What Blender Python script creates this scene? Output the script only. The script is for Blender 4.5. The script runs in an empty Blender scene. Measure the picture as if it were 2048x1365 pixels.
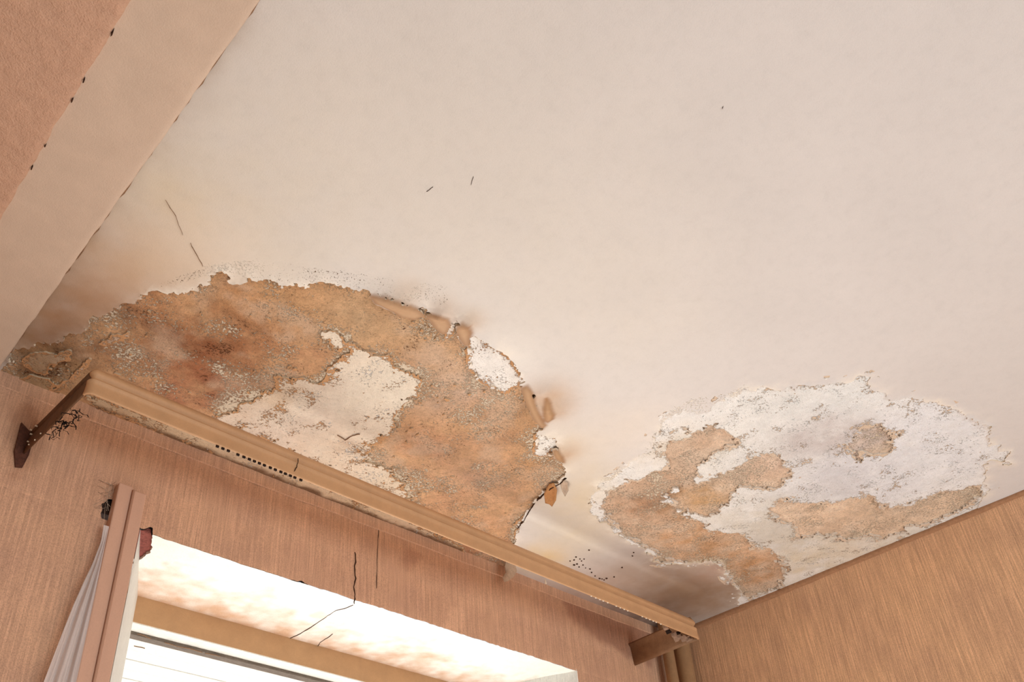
import bpy, bmesh, math, random
import numpy as np
from mathutils import Matrix, Vector

random.seed(7)
scene = bpy.context.scene
COL = scene.collection
EYE = 1.6                      # camera height; every z below that is written as "1.0" is the ceiling, 1 m above it
WALL_Y, RIGHT_X, LEFT_X, BACK_Y = 1.372, 2.0495, -1.7, -2.6
LINTEL = 0.7947

# ------------------------------------------------------------------ camera
cam_data = bpy.data.cameras.new('camera')
cam = bpy.data.objects.new('camera', cam_data)
COL.objects.link(cam)
_right = (0.743719, -0.667235, -0.040973)
_down = (0.360332, 0.451753, -0.816138)
_fwd = (0.563066, 0.592213, 0.576403)
cam.matrix_world = Matrix(((_right[0], -_down[0], -_fwd[0], 0),
                           (_right[1], -_down[1], -_fwd[1], 0),
                           (_right[2], -_down[2], -_fwd[2], EYE),
                           (0, 0, 0, 1)))
cam_data.sensor_width = 36
cam_data.lens = 1796.4952 / 2048 * 36
cam_data.shift_x = (1024 - 942.9922) / 2048
cam_data.shift_y = (886.0991 - 682.5) / 2048
cam_data.clip_start = 0.02
scene.camera = cam

# ------------------------------------------------------------------ light and exposure
world = bpy.data.worlds.new('world')
scene.world = world
world.use_nodes = True
world.node_tree.nodes['Background'].inputs[0].default_value = (0.80, 0.90, 1.0, 1)
world.node_tree.nodes['Background'].inputs[1].default_value = 0.6
scene.view_settings.view_transform = 'Standard'
scene.view_settings.look = 'None'
scene.view_settings.gamma = 1
scene.view_settings.use_curve_mapping = False
scene.view_settings.exposure = 0.0


def area_light(name, loc, target, size, size_y, power, colour):
    d = bpy.data.lights.new(name, 'AREA')
    d.shape = 'RECTANGLE'
    d.size, d.size_y, d.energy, d.color = size, size_y, power, colour
    o = bpy.data.objects.new(name, d)
    COL.objects.link(o)
    o.location = loc
    o.rotation_euler = (Vector(target) - Vector(loc)).to_track_quat('-Z', 'Z').to_euler()
    return o


# added lamps standing in for assumed daylight: unseen back window, sunlit ground and sill
area_light('assumed_back_window_light', (0.95, -2.45, 1.35), (0.95, 1.0, 2.0), 2.0, 1.3, 60, (0.80, 0.94, 1.0))  # lamp for an assumed window; the back wall has none built
area_light('assumed_ground_bounce', (1.6, 7.0, -0.6), (1.0, 1.5, 2.3), 8.0, 7.0, 430, (1.0, 0.96, 0.90))  # added lamp for assumed bright ground outside, out of view
area_light('fill_floor_bounce', (1.15, 0.55, 0.04), (1.15, 0.56, 2.0), 1.3, 1.2, 20, (1.0, 0.965, 0.92))  # added fill lamp standing in for an unseen sunlit patch of floor
area_light('assumed_sill_bounce', (1.02, 1.80, 1.03), (1.02, 1.66, 2.4), 1.05, 0.75, 13, (1.0, 0.95, 0.88))  # added lamp for assumed sunlit sill, brightens soffit and strip behind the pelmet


# outlines measured on the surfaces, in metres: ceiling (x, y), front wall (x, z), window soffit (x, y)
CEIL = {
    'hole_left': [(0.2149,1.4331),(0.219,1.3609),(0.2172,1.3098),(0.2316,1.2726),(0.2576,1.2356),(0.2754,1.1994),(0.2844,1.1723),(0.2863,1.1483),(0.2926,1.1255),(0.2998,1.0965),(0.3109,1.0731),(0.3176,1.0479),(0.3341,1.0232),(0.351,1.0162),(0.3611,1.0037),(0.3763,0.9773),(0.3804,0.9617),(0.3871,0.936),(0.3924,0.9276),(0.4069,0.9384),(0.4252,0.9287),(0.4267,0.9166),(0.4404,0.9107),(0.4582,0.9042),(0.4739,0.894),(0.4903,0.8777),(0.5107,0.854),(0.5295,0.848),(0.546,0.8385),(0.5681,0.83),(0.5868,0.823),(0.6164,0.8043),(0.6433,0.8006),(0.6752,0.8022),(0.6919,0.7974),(0.712,0.7839),(0.7446,0.7843),(0.7653,0.7953),(0.7818,0.82),(0.7922,0.8279),(0.8273,0.8581),(0.8522,0.8727),(0.8753,0.8719),(0.9016,0.8741),(0.919,0.8729),(0.9181,0.8462),(0.9201,0.8355),(0.9405,0.8372),(0.9732,0.8572),(1.0072,0.878),(1.0425,0.8996),(1.0619,0.9254),(1.076,0.946),(1.1082,0.9639),(1.1276,0.9485),(1.1587,0.9574),(1.1865,0.9698),(1.2098,0.9986),(1.2143,1.0314),(1.2148,1.0684),(1.2237,1.0995),(1.2403,1.1389),(1.2542,1.1685),(1.2763,1.2069),(1.3037,1.2431),(1.3433,1.2873),(1.39,1.3458),(1.4186,1.3967),(1.462,1.4605),(0.9025,1.5109),(0.338,1.4644),(0.2339,1.4905)],
    'hole_right': [(1.3316,1.0411),(1.3045,1.0022),(1.2843,0.9665),(1.2944,0.9402),(1.2871,0.903),(1.2785,0.8682),(1.2705,0.8454),(1.267,0.8199),(1.2512,0.8041),(1.2317,0.7762),(1.2164,0.7512),(1.2143,0.7254),(1.2184,0.6983),(1.2321,0.6912),(1.2553,0.6785),(1.2556,0.6527),(1.2458,0.6258),(1.257,0.603),(1.2504,0.5846),(1.2729,0.5804),(1.2707,0.5656),(1.2942,0.551),(1.3132,0.5337),(1.3348,0.5388),(1.3202,0.5225),(1.3481,0.4944),(1.3628,0.4788),(1.3819,0.4587),(1.3868,0.4374),(1.3964,0.4333),(1.4182,0.4376),(1.4471,0.4367),(1.4798,0.434),(1.5051,0.4281),(1.5142,0.4111),(1.5405,0.3937),(1.5666,0.3824),(1.5979,0.3809),(1.6189,0.374),(1.64,0.3645),(1.6691,0.3633),(1.7107,0.3598),(1.7329,0.3526),(1.7721,0.3679),(1.806,0.3784),(1.8179,0.3689),(1.8401,0.3679),(1.8548,0.3608),(1.881,0.3747),(1.9097,0.385),(1.9005,0.3923),(1.8764,0.3948),(1.8464,0.3952),(1.8707,0.4053),(1.8751,0.4196),(1.9155,0.434),(1.9436,0.4484),(1.9785,0.4517),(2.0026,0.4704),(2.0159,0.4921),(2.093,0.5151),(2.1086,1.1845),(2.0028,1.1186),(1.952,1.0793),(1.8755,1.0629),(1.8097,1.0317),(1.765,1.0314),(1.7377,1.0702),(1.7028,1.1035),(1.6724,1.1202),(1.6469,1.1219),(1.6293,1.1018),(1.5924,1.0957),(1.5423,1.0945),(1.5009,1.0877),(1.4583,1.0828),(1.4241,1.0724),(1.3886,1.0693),(1.3363,1.0453)],
    'skim_a': [(0.5809,0.9478),(0.594,0.9355),(0.6144,0.9329),(0.629,0.94),(0.6479,0.9407),(0.6728,0.9367),(0.6961,0.9285),(0.724,0.9369),(0.7511,0.9372),(0.7823,0.9419),(0.7897,0.9538),(0.8048,0.9828),(0.8041,1.0106),(0.8073,1.033),(0.8059,1.0535),(0.8281,1.0856),(0.8372,1.1092),(0.8378,1.1445),(0.8456,1.1598),(0.8395,1.1812),(0.8559,1.2011),(0.8828,1.2126),(0.8891,1.1962),(0.9033,1.2033),(0.9232,1.1922),(0.9362,1.217),(0.9696,1.2266),(0.9937,1.2446),(1.0286,1.2781),(0.9812,1.2896),(0.7974,1.2779),(0.6568,1.27),(0.5745,1.2747),(0.561,1.2503),(0.5638,1.2231),(0.5736,1.1963),(0.5837,1.1705),(0.5834,1.1615),(0.5965,1.1372),(0.6028,1.1187),(0.5847,1.0978),(0.6074,1.0748),(0.6383,1.0674),(0.6466,1.0564),(0.6474,1.0424),(0.6406,1.0099),(0.6376,0.987),(0.6408,0.9628),(0.6216,0.9752),(0.6008,0.9631)],
    'skim_b': [(0.7738,0.8073),(0.7748,0.7874),(0.8143,0.7935),(0.8405,0.7967),(0.8639,0.8027),(0.8973,0.8185),(0.9254,0.8258),(0.9221,0.8503),(0.922,0.876),(0.8937,0.8787),(0.8703,0.8795),(0.8336,0.8651),(0.7981,0.8396)],
    'skim_c': [(1.0566,0.9255),(1.0709,0.914),(1.0982,0.9176),(1.1276,0.9375),(1.1209,0.9694),(1.1036,0.9831),(1.0782,0.955)],
    'skim_d': [(0.7211,0.7944),(0.7246,0.7886),(0.7497,0.8175),(0.7433,0.8291),(0.7319,0.8195)],
    'skim_e': [(1.264,1.2023),(1.2551,1.1678),(1.2904,1.2101),(1.3376,1.2614),(1.3349,1.2786)],
    'skim_f': [(0.3136,1.2024),(0.323,1.1667),(0.3411,1.1457),(0.3487,1.1549),(0.3353,1.1848),(0.3296,1.2005),(0.3177,1.2022)],
    'skim_g': [(0.2342,1.3236),(0.2436,1.2834),(0.2718,1.2718),(0.287,1.248),(0.2923,1.2714),(0.2767,1.3057),(0.2787,1.3327),(0.2561,1.3391)],
    'skim_h': [(0.3025,1.3837),(0.3073,1.3407),(0.3135,1.2925),(0.3206,1.2483),(0.3261,1.2654),(0.3214,1.3118),(0.314,1.3799)],
    'skim_i': [(0.2483,1.3745),(0.2595,1.3483),(0.2891,1.338),(0.3034,1.3527),(0.2981,1.3836),(0.2643,1.3842)],
    'skim_band': [(0.3476,1.3437),(0.3691,1.363),(0.5952,1.3871),(0.8775,1.3963),(1.2769,1.3848),(1.2399,1.3518),(0.823,1.3158),(0.5545,1.3108)],
    'bare_a': [(1.3285,0.9765),(1.3433,1.011),(1.3826,1.0348),(1.4238,1.0516),(1.4735,1.071),(1.5019,1.084),(1.5678,1.084),(1.6133,1.089),(1.6574,1.1122),(1.7377,1.0702),(1.8029,1.0269),(1.8714,1.0556),(1.9488,1.0817),(2.0343,1.1025),(2.0253,1.0043),(1.944,0.9458),(1.878,0.9189),(1.8281,0.9238),(1.7932,0.9413),(1.7523,0.9174),(1.7051,0.915),(1.6778,0.9361),(1.628,0.9512),(1.5869,0.9289),(1.5734,0.9478),(1.5227,0.9428),(1.4981,0.9268),(1.4523,0.9282),(1.4285,0.9122),(1.4294,0.8783),(1.4488,0.8668),(1.4479,0.8375),(1.3898,0.7948),(1.3872,0.7669),(1.3772,0.75),(1.3937,0.7079),(1.3612,0.6947),(1.3306,0.6971),(1.3004,0.7054),(1.2941,0.7314),(1.2992,0.7657),(1.2868,0.7975),(1.3166,0.8207),(1.3471,0.831),(1.3476,0.8611),(1.3455,0.8999),(1.3389,0.9358)],
    'bare_b': [(1.4618,0.7053),(1.4742,0.6841),(1.4927,0.6808),(1.5394,0.6856),(1.5827,0.7067),(1.5955,0.7463),(1.5481,0.7786),(1.5344,0.802),(1.5439,0.8277),(1.576,0.8632),(1.5848,0.911),(1.5424,0.9302),(1.4912,0.9215),(1.4458,0.9177),(1.4273,0.8662),(1.4471,0.8382),(1.4665,0.7863),(1.469,0.7413)],
    'bare_c': [(1.6738,0.8181),(1.6537,0.7651),(1.7089,0.7475),(1.7594,0.6996),(1.802,0.6357),(1.8426,0.6429),(1.8861,0.6345),(1.9,0.6154),(1.9117,0.5804),(1.906,0.5344),(1.9261,0.5017),(1.9448,0.4689),(1.9806,0.4667),(2.01,0.5103),(2.0255,0.5536),(2.024,0.612),(1.9928,0.6508),(2.0193,0.6676),(1.9994,0.7204),(1.9632,0.7211),(1.946,0.7526),(1.9292,0.7839),(1.8986,0.7711),(1.8788,0.8045),(1.8392,0.7975),(1.8425,0.8416),(1.78,0.8073),(1.7331,0.8151)],
    'bare_d': [(1.5535,0.5325),(1.5454,0.5133),(1.5563,0.4888),(1.5911,0.4865),(1.6266,0.4947),(1.6602,0.5219),(1.6527,0.5445),(1.6163,0.5568),(1.6509,0.5855),(1.6122,0.5744),(1.5658,0.5663)],
    'blister_a': [(0.5815,0.8288),(0.589,0.8169),(0.6034,0.8065),(0.6237,0.8011),(0.6452,0.8005),(0.6721,0.8047),(0.6825,0.8111),(0.6759,0.8285),(0.6516,0.8365),(0.6223,0.831),(0.6004,0.8346)],
    'blister_b': [(0.6798,0.8103),(0.6828,0.7989),(0.6936,0.787),(0.7101,0.7854),(0.7265,0.7945),(0.7354,0.8135),(0.7318,0.8258),(0.711,0.8227),(0.6934,0.8142)],
    'blister_c': [(0.7286,0.7883),(0.7313,0.7755),(0.7472,0.7776),(0.7657,0.7933),(0.7837,0.8184),(0.7773,0.8237),(0.7542,0.8138),(0.7362,0.802)],
    'blister_d': [(0.9314,0.8445),(0.9335,0.8301),(0.9525,0.8366),(0.9767,0.8543),(1.0108,0.8751),(1.0477,0.8955),(1.0517,0.9086),(1.0257,0.9029),(0.9819,0.8789),(0.9538,0.8634)],
    'blister_e': [(0.9819,0.8314),(0.9981,0.8371),(1.0256,0.8534),(1.0402,0.8712),(1.0442,0.8881),(1.0277,0.8813),(0.9981,0.8562)],
    'blister_f': [(1.1105,0.9402),(1.1152,0.9298),(1.1386,0.9398),(1.1676,0.9617),(1.1558,0.9643),(1.1324,0.9558)],
    'chalk_dust': [(1.2988,1.0024),(1.2671,0.9533),(1.265,0.8844),(1.2484,0.8193),(1.1957,0.7464),(1.1939,0.6696),(1.2324,0.6197),(1.2435,0.5736),(1.2866,0.6633),(1.2851,0.7259),(1.2866,0.7998),(1.3053,0.8525),(1.3215,0.9594)],
    'specks': [(0.3018,1.092),(0.3302,0.9991),(0.3643,0.9246),(0.4155,0.8693),(0.4801,0.8351),(0.5726,0.7851),(0.6683,0.7333),(0.697,0.7666),(0.6413,0.798),(0.5832,0.8246),(0.4903,0.8777),(0.4278,0.9185),(0.3871,0.936),(0.3249,1.0377)],
    'flake_a': [(1.2016,1.0365),(1.2071,1.0274),(1.2319,1.0424),(1.2594,1.0716),(1.272,1.0956),(1.2593,1.0924),(1.2495,1.0948),(1.2216,1.0706)],
    'flake_b': [(1.2107,1.0051),(1.2301,1.0092),(1.2511,1.0273),(1.2642,1.0498),(1.2431,1.0386),(1.2234,1.0243)],
    'crack_a': [(0.2616,0.8596),(0.2723,0.8676),(0.2855,0.8761),(0.2971,0.8899),(0.3092,0.9015)],
    'crack_b': [(0.3245,0.9084),(0.3322,0.9156),(0.3482,0.9277),(0.3604,0.9383)],
    'crack_c': [(0.7611,1.1659),(0.7815,1.1704),(0.784,1.1497),(0.7921,1.137)],
    'crack_d': [(1.2254,1.0982),(1.2219,1.0754),(1.2159,1.0475),(1.2156,1.0182),(1.2122,0.9967)],
    'crack_e': [(1.281,1.2117),(1.2645,1.1742),(1.2459,1.1399),(1.231,1.1067)],
    'fly_a': [(0.5588,0.5573),(0.5628,0.5648),(0.5662,0.5707)],
    'fly_b': [(0.5285,0.6068),(0.5275,0.6143),(0.5265,0.6185)],
    'fly_c': [(0.7302,0.2708),(0.7333,0.2738)],
    'mould': [(1.4889,1.2445),(1.4854,1.2217),(1.5006,1.2228),(1.5138,1.2447),(1.5119,1.2527),(1.5111,1.2275),(1.5083,1.2169),(1.5294,1.2524),(1.5588,1.2431),(1.5759,1.2534),(1.5971,1.2608),(1.6159,1.1896),(1.6237,1.2612),(1.6319,1.2618),(1.6306,1.2524),(1.6165,1.2631),(1.6394,1.2355),(1.5783,1.1221),(1.5901,1.135),(1.4841,1.1791),(1.5294,1.2393),(1.546,1.2462),(1.4928,1.2351)],
}
WALL = {
    'brick_upper': [(0.4928,0.8134),(0.5041,0.8014),(0.5112,0.8029),(0.5226,0.806),(0.5272,0.7905),(0.5319,0.7578),(0.503,0.7483)],
    'hole_left': [(0.4317,0.7992),(0.4305,0.8224),(0.4385,0.8354),(0.4561,0.8361),(0.4675,0.7768),(0.453,0.7622),(0.441,0.7792)],
    'chip': [(0.8039,0.7948),(0.8174,0.7946),(0.8308,0.7966),(0.8458,0.7957),(0.8545,0.7865),(0.8358,0.7768),(0.8241,0.7818)],
    'crack_a': [(0.9546,0.8994),(0.9565,0.8848),(0.9549,0.8613),(0.9583,0.8418),(0.9553,0.8218),(0.9587,0.8006),(0.9569,0.7847)],
    'crack_b': [(1.0138,0.9738),(1.012,0.9387),(1.0115,0.9026),(1.0119,0.8352)],
    'sheet_left': [(0.444,0.7899),(0.4453,0.7577),(0.439,0.7136),(0.4305,0.6749),(0.4233,0.6335),(0.4171,0.5898),(0.4116,0.5463),(0.4059,0.4999)],
    'patch_a': [(1.2215,0.858),(1.2518,0.8727),(1.2652,0.8399),(1.2486,0.8058),(1.2049,0.8002),(1.1986,0.8278)],
    'stain_a': [(1.0732,0.9224),(1.0897,0.9586),(1.1223,0.9632),(1.1438,0.9514),(1.1263,0.9272),(1.0939,0.9047)],
    'dark_b': [(0.2543,0.9288),(0.2752,0.9706),(0.3128,0.9352),(0.3113,0.8526),(0.2866,0.8229)],  # darker patch around the bracket
    'dark_c': [(1.5858,0.9811),(2.0367,0.9879),(1.9212,0.8805),(1.7901,0.8909),(1.6318,0.9188)],  # darker patch below the ceiling by the right corner
}
SOFF = {
    'brick_lower': [(0.4837,1.3644),(0.5114,1.3429),(0.5282,1.3738),(0.5469,1.4142),(0.5513,1.4391),(0.5513,1.4632),(0.5546,1.4926),(0.5489,1.4969)],
    'crack_a': [(0.9689,1.3926),(0.9656,1.4159),(0.9565,1.4347),(0.9578,1.4672),(0.9594,1.497),(0.9628,1.5358),(0.9629,1.5781),(0.9589,1.6111)],
    'crack_b': [(1.0195,1.5363),(1.0222,1.5611),(1.0231,1.5911),(1.035,1.6206)],
}
PLASTER_TONES = [
    (0.4344,1.1198,0.084,(158,98,64),0.85),
    (0.4697,1.0204,0.055,(164,104,68),0.75),
    (0.5009,1.1751,0.078,(170,106,72),0.7),
    (0.5162,1.0211,0.046,(178,120,82),0.5),
    (0.4774,1.2572,0.069,(194,134,102),0.6),
    (0.3625,1.1159,0.06,(200,142,102),0.5),
    (0.3312,1.0678,0.038,(186,126,84),0.6),
    (0.4854,0.9265,0.071,(213,163,116),0.7),
    (0.4325,0.956,0.046,(213,160,114),0.6),
    (0.545,0.8773,0.057,(218,171,128),0.6),
    (0.5943,1.0222,0.053,(208,156,118),0.6),
    (0.6132,0.865,0.059,(222,188,150),0.6),
    (0.771,0.8784,0.076,(225,185,150),0.7),
    (0.6719,0.8624,0.05,(220,180,139),0.6),
    (0.2882,1.2715,0.064,(158,123,89),0.8),
    (0.2561,1.3391,0.043,(158,124,91),0.8),
    (0.328,1.2066,0.052,(185,139,104),0.6),
    (0.3102,1.1287,0.039,(166,129,99),0.6),
    (0.847,0.9404,0.064,(230,203,185),0.7),
    (0.9508,0.9331,0.055,(218,173,139),0.5),
    (1.0093,0.9675,0.077,(205,153,111),0.6),
    (0.9535,0.9914,0.063,(220,175,138),0.6),
    (0.9216,1.1014,0.079,(222,168,131),0.6),
    (1.0864,1.108,0.086,(218,181,156),0.6),
    (1.136,0.9983,0.062,(218,168,123),0.7),
    (1.0808,1.2115,0.09,(222,171,133),0.6),
    (1.2076,1.1913,0.079,(222,173,134),0.6),
    (0.7264,0.9316,0.038,(197,143,99),0.5),
    (0.803,0.9575,0.034,(205,156,111),0.6),
    (0.8114,1.0849,0.037,(197,144,102),0.4),
    (0.6171,0.8179,0.023,(171,128,92),0.8),
    (0.7033,0.7985,0.019,(166,124,92),0.8),
    (0.743,0.7887,0.02,(179,137,103),0.7),
    (0.9816,0.8695,0.026,(193,156,124),0.8),
    (1.2967,1.354,0.106,(202,150,118),0.6),
    (1.2971,0.7588,0.06,(232,196,168),0.7),
    (1.3368,0.7163,0.054,(232,196,166),0.7),
    (1.4109,0.979,0.095,(214,172,138),0.6),
    (1.4545,0.9449,0.079,(190,146,116),0.6),
    (1.3572,0.8944,0.066,(222,180,146),0.6),
    (1.6178,1.0152,0.106,(224,176,134),0.7),
    (1.7252,0.9936,0.091,(220,168,122),0.7),
    (1.8939,0.9941,0.098,(212,156,106),0.8),
    (1.516,0.8704,0.055,(216,168,112),0.7),
    (1.5336,0.7308,0.075,(236,202,174),0.7),
    (1.8081,0.7511,0.159,(246,214,184),0.8),
    (1.9483,0.642,0.107,(244,212,180),0.7),
    (1.9566,0.5521,0.086,(240,212,184),0.7),
    (1.5937,0.522,0.064,(232,210,194),0.8),
    (1.5257,0.5763,0.084,(216,204,202),0.7),
]
SKIM_TONES = [
    (0.7168,1.064,0.082,(236,224,208),0.7),
    (0.7617,0.9909,0.057,(240,228,210),0.8),
    (0.6688,1.2193,0.087,(232,214,200),0.7),
    (0.6437,1.0506,0.044,(226,206,188),0.6),
    (0.7152,1.2233,0.076,(234,214,196),0.7),
    (0.588,1.2247,0.048,(232,208,186),0.6),
    (0.6127,1.1296,0.045,(222,196,168),0.7),
    (0.8083,1.1917,0.078,(230,206,182),0.6),
    (0.9615,1.2306,0.057,(236,216,190),0.7),
    (0.7815,1.1704,0.031,(206,172,146),0.5),
    (0.853,0.8286,0.066,(246,240,234),0.9),
    (1.0935,0.9428,0.053,(246,240,232),0.9),
    (0.2944,1.2664,0.075,(196,170,140),0.8),
    (0.2813,1.3617,0.056,(180,150,115),0.8),
    (0.324,1.1783,0.04,(214,184,160),0.7),
    (0.3199,1.2874,0.032,(225,195,170),0.7),
    (1.3322,0.5676,0.101,(240,238,234),0.9),
    (1.4362,0.4837,0.117,(240,240,238),0.9),
    (1.6444,0.4383,0.128,(243,242,244),0.95),
    (1.7203,0.5833,0.142,(240,240,244),0.95),
    (1.7917,0.4549,0.108,(241,240,242),0.9),
    (1.6443,0.6679,0.109,(224,222,226),0.8),
    (1.4969,0.6036,0.063,(204,192,190),0.85),
    (1.5368,0.5501,0.048,(208,196,192),0.8),
    (1.8271,0.8535,0.063,(198,190,182),0.7),
    (1.7334,0.648,0.088,(224,220,222),0.6),
    (1.4753,0.7529,0.089,(236,232,226),0.8),
    (1.3275,0.9925,0.061,(240,230,216),0.8),
    (1.2857,0.8116,0.069,(232,220,206),0.8),
    (1.6894,0.8719,0.121,(230,222,210),0.8),
    (1.8079,0.8684,0.09,(214,206,196),0.7),
    (1.9781,0.8633,0.137,(228,214,192),0.8),
    (2.0399,0.7514,0.116,(230,216,198),0.8),
    (2.071,0.6049,0.092,(232,226,216),0.7),
    (1.3491,0.7611,0.055,(236,228,214),0.7),
    (0.4455,1.3683,0.054,(200,164,128),0.5),
    (0.8229,1.3886,0.118,(236,208,178),0.6),
    (1.097,1.4029,0.099,(238,208,180),0.6),
]
PAINT_TONES = [
    (0.3717,0.9381,0.049,(224,213,196),0.6),
    (0.4487,0.8678,0.053,(224,214,198),0.5),
    (0.8533,0.7979,0.045,(240,234,226),0.65),
    (1.0989,0.9277,0.029,(238,230,220),0.6),
    (1.2413,0.7403,0.065,(226,219,211),0.5),
    (0.3788,0.7065,0.209,(214,204,190),0.7),
    (0.6651,0.6173,0.239,(213,205,195),0.6),
    (0.9407,0.6111,0.158,(214,206,197),0.5),
    (0.4585,0.49,0.186,(212,205,198),0.5),
    (0.265,0.868,0.089,(212,196,170),0.65),
    (0.2759,1.0175,0.1,(196,166,138),0.8),
    (0.3209,0.9803,0.062,(206,182,156),0.6),
    (0.2447,1.1825,0.089,(168,130,98),0.85),
    (0.2739,1.1008,0.066,(178,142,112),0.7),
    (0.2307,1.2702,0.062,(150,112,78),0.8),
    (0.3524,0.9026,0.078,(226,210,192),0.4),
    (1.1291,0.9363,0.081,(212,196,172),0.6),
    (1.3045,1.0362,0.084,(212,194,164),0.65),
    (1.3876,1.1347,0.083,(220,204,176),0.5),
    (1.4287,1.2778,0.062,(220,186,122),0.7),
    (1.459,1.1379,0.068,(222,208,186),0.4),
    (1.1784,0.8114,0.078,(222,208,194),0.5),
    (1.2579,0.9727,0.073,(210,194,172),0.5),
    (1.8126,1.1955,0.199,(152,126,102),0.85),
    (1.9218,1.1497,0.148,(150,122,98),0.8),
    (1.6833,1.1884,0.116,(165,140,122),0.6),
    (1.8228,1.0484,0.058,(186,156,140),0.6),
    (0.627,0.7927,0.028,(190,158,126),0.5),
    (0.6968,0.7785,0.021,(190,156,124),0.5),
    (0.7446,0.7721,0.022,(190,158,126),0.5),
    (0.984,0.8297,0.04,(192,160,130),0.7),
    (1.0201,0.8481,0.036,(190,156,124),0.6),
    (1.1417,0.9373,0.032,(190,158,130),0.6),
    (1.6367,1.3647,0.122,(186,160,146),0.6),
    (1.8374,1.3667,0.109,(120,92,78),0.7),
    (2.0012,1.377,0.093,(90,66,54),0.8),
]
BULGES = [
    (0.6031,0.8124,0.024,0.01),
    (0.6322,0.8055,0.023,0.011),
    (0.6961,0.785,0.019,0.012),
    (0.7358,0.7793,0.02,0.013),
    (0.9645,0.8233,0.023,0.01),
    (1.0143,0.8528,0.031,0.012),
    (1.1301,0.9399,0.024,0.011),
    (0.871,0.8226,0.049,0.004),
    (0.503,0.8427,0.054,0.003),
]
CURL = [(1.3628, 0.9975), (1.3928, 0.9991), (1.3977, 0.9806), (1.3842, 0.9606), (1.3647, 0.9442), (1.3529, 0.9394), (1.3488, 0.9485), (1.36, 0.9649), (1.358, 0.9801)]
SHEET_EDGE = [(0.4353, 0.7744), (0.4365, 0.7427), (0.4303, 0.6995), (0.4221, 0.6616), (0.4149, 0.621), (0.4089, 0.5782), (0.4035, 0.5356), (0.3979, 0.4901)]
FASCIA_CRACK = [(0.6718, 0.8989), (0.6716, 0.8883), (0.6703, 0.8793), (0.666, 0.8692)]
NOTCHES = [0.5214, 0.5315, 0.5416, 0.5594, 0.5707, 0.5811, 0.5907, 0.6004, 0.6101, 0.6218, 0.6317, 0.6427, 0.6517, 0.6618, 0.6709, 0.6832]
BEADS = [1.4449, 1.4601, 1.4737, 1.4857, 1.5012, 1.5309, 1.5451, 1.5593, 1.5719, 1.6249, 1.6398, 1.653, 1.6662, 1.6776, 1.6949]
RUBBLE = [(1.7411, 0.8727), (1.7738, 0.863), (1.797, 0.8742), (1.8076, 0.869), (1.8243, 0.8706), (1.7835, 0.8551), (1.7591, 0.867), (1.8416, 0.8737), (1.8086, 0.8588), (1.8328, 0.8649)]
BOARD_CRACKS = [[(0.6967, 1.6467), (0.722, 1.6501), (0.7485, 1.6465), (0.78, 1.6494)], [(0.6359, 1.6396), (0.6515, 1.6401), (0.6672, 1.6468)], [(0.6561, 1.6984), (0.6789, 1.6975)], [(0.7853, 1.6488), (0.8187, 1.6475)]]



# ------------------------------------------------------------------ helpers
def lin(c):
    return tuple(((v / 255) / 12.92 if v <= 10.31 else (((v / 255) + 0.055) / 1.055) ** 2.4) for v in c)


def link(o, parent=None):
    COL.objects.link(o)
    if parent is not None:
        o.parent = parent
    return o


def tag(o, label=None, cat=None, group=None, kind=None):
    if label: o['label'] = label
    if cat: o['category'] = cat
    if group: o['group'] = group
    if kind: o['kind'] = kind
    return o


def empty(name, loc):
    o = bpy.data.objects.new(name, None)
    o.location = loc
    o.empty_display_size = 0.05
    return link(o)


_rng = np.random.RandomState(11)
_LAT = [_rng.rand(256, 256) for _ in range(12)]


def vnoise(x, y, size, seed):
    """smooth value noise in -1..1 with cells of the given size (metres)"""
    g = _LAT[seed % 12]
    u, v = x / size + 17.3 * seed + 400, y / size + 9.1 * seed + 400
    i, j = np.floor(u).astype(int), np.floor(v).astype(int)
    a, b = u - i, v - j
    a, b = a * a * (3 - 2 * a), b * b * (3 - 2 * b)
    g00, g10 = g[i % 256, j % 256], g[(i + 1) % 256, j % 256]
    g01, g11 = g[i % 256, (j + 1) % 256], g[(i + 1) % 256, (j + 1) % 256]
    return 2 * ((g00 * (1 - a) + g10 * a) * (1 - b) + (g01 * (1 - a) + g11 * a) * b) - 1


def fbm(x, y, size, octaves, seed, gain=0.55):
    s, amp, tot = 0, 1.0, 0
    for k in range(octaves):
        s = s + amp * vnoise(x, y, size / 2 ** k, seed + k)
        tot += amp
        amp *= gain
    return s / tot


def sdf(poly, x, y, reach=0.12):
    """signed distance to a polygon, positive inside; -reach far away"""
    p = np.array(poly, float)
    out = np.full(x.shape, -reach)
    m = ((x > p[:, 0].min() - reach) & (x < p[:, 0].max() + reach) & (y > p[:, 1].min() - reach) & (y < p[:, 1].max() + reach))
    px, py = x[m], y[m]
    best = np.full(px.shape, 1e9)
    inside = np.zeros(px.shape, bool)
    for k in range(len(p)):
        ax, ay = p[k]
        bx, by = p[(k + 1) % len(p)]
        dx, dy = bx - ax, by - ay
        L = dx * dx + dy * dy + 1e-14
        t = np.clip(((px - ax) * dx + (py - ay) * dy) / L, 0, 1)
        d = (px - ax - t * dx) ** 2 + (py - ay - t * dy) ** 2
        best = np.minimum(best, d)
        if ay != by:
            c = (ay > py) != (by > py)
            inside ^= c & (px < (bx - ax) * (py - ay) / (by - ay) + ax)
    out[m] = np.where(inside, 1, -1) * np.minimum(np.sqrt(best), reach)
    return out


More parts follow.
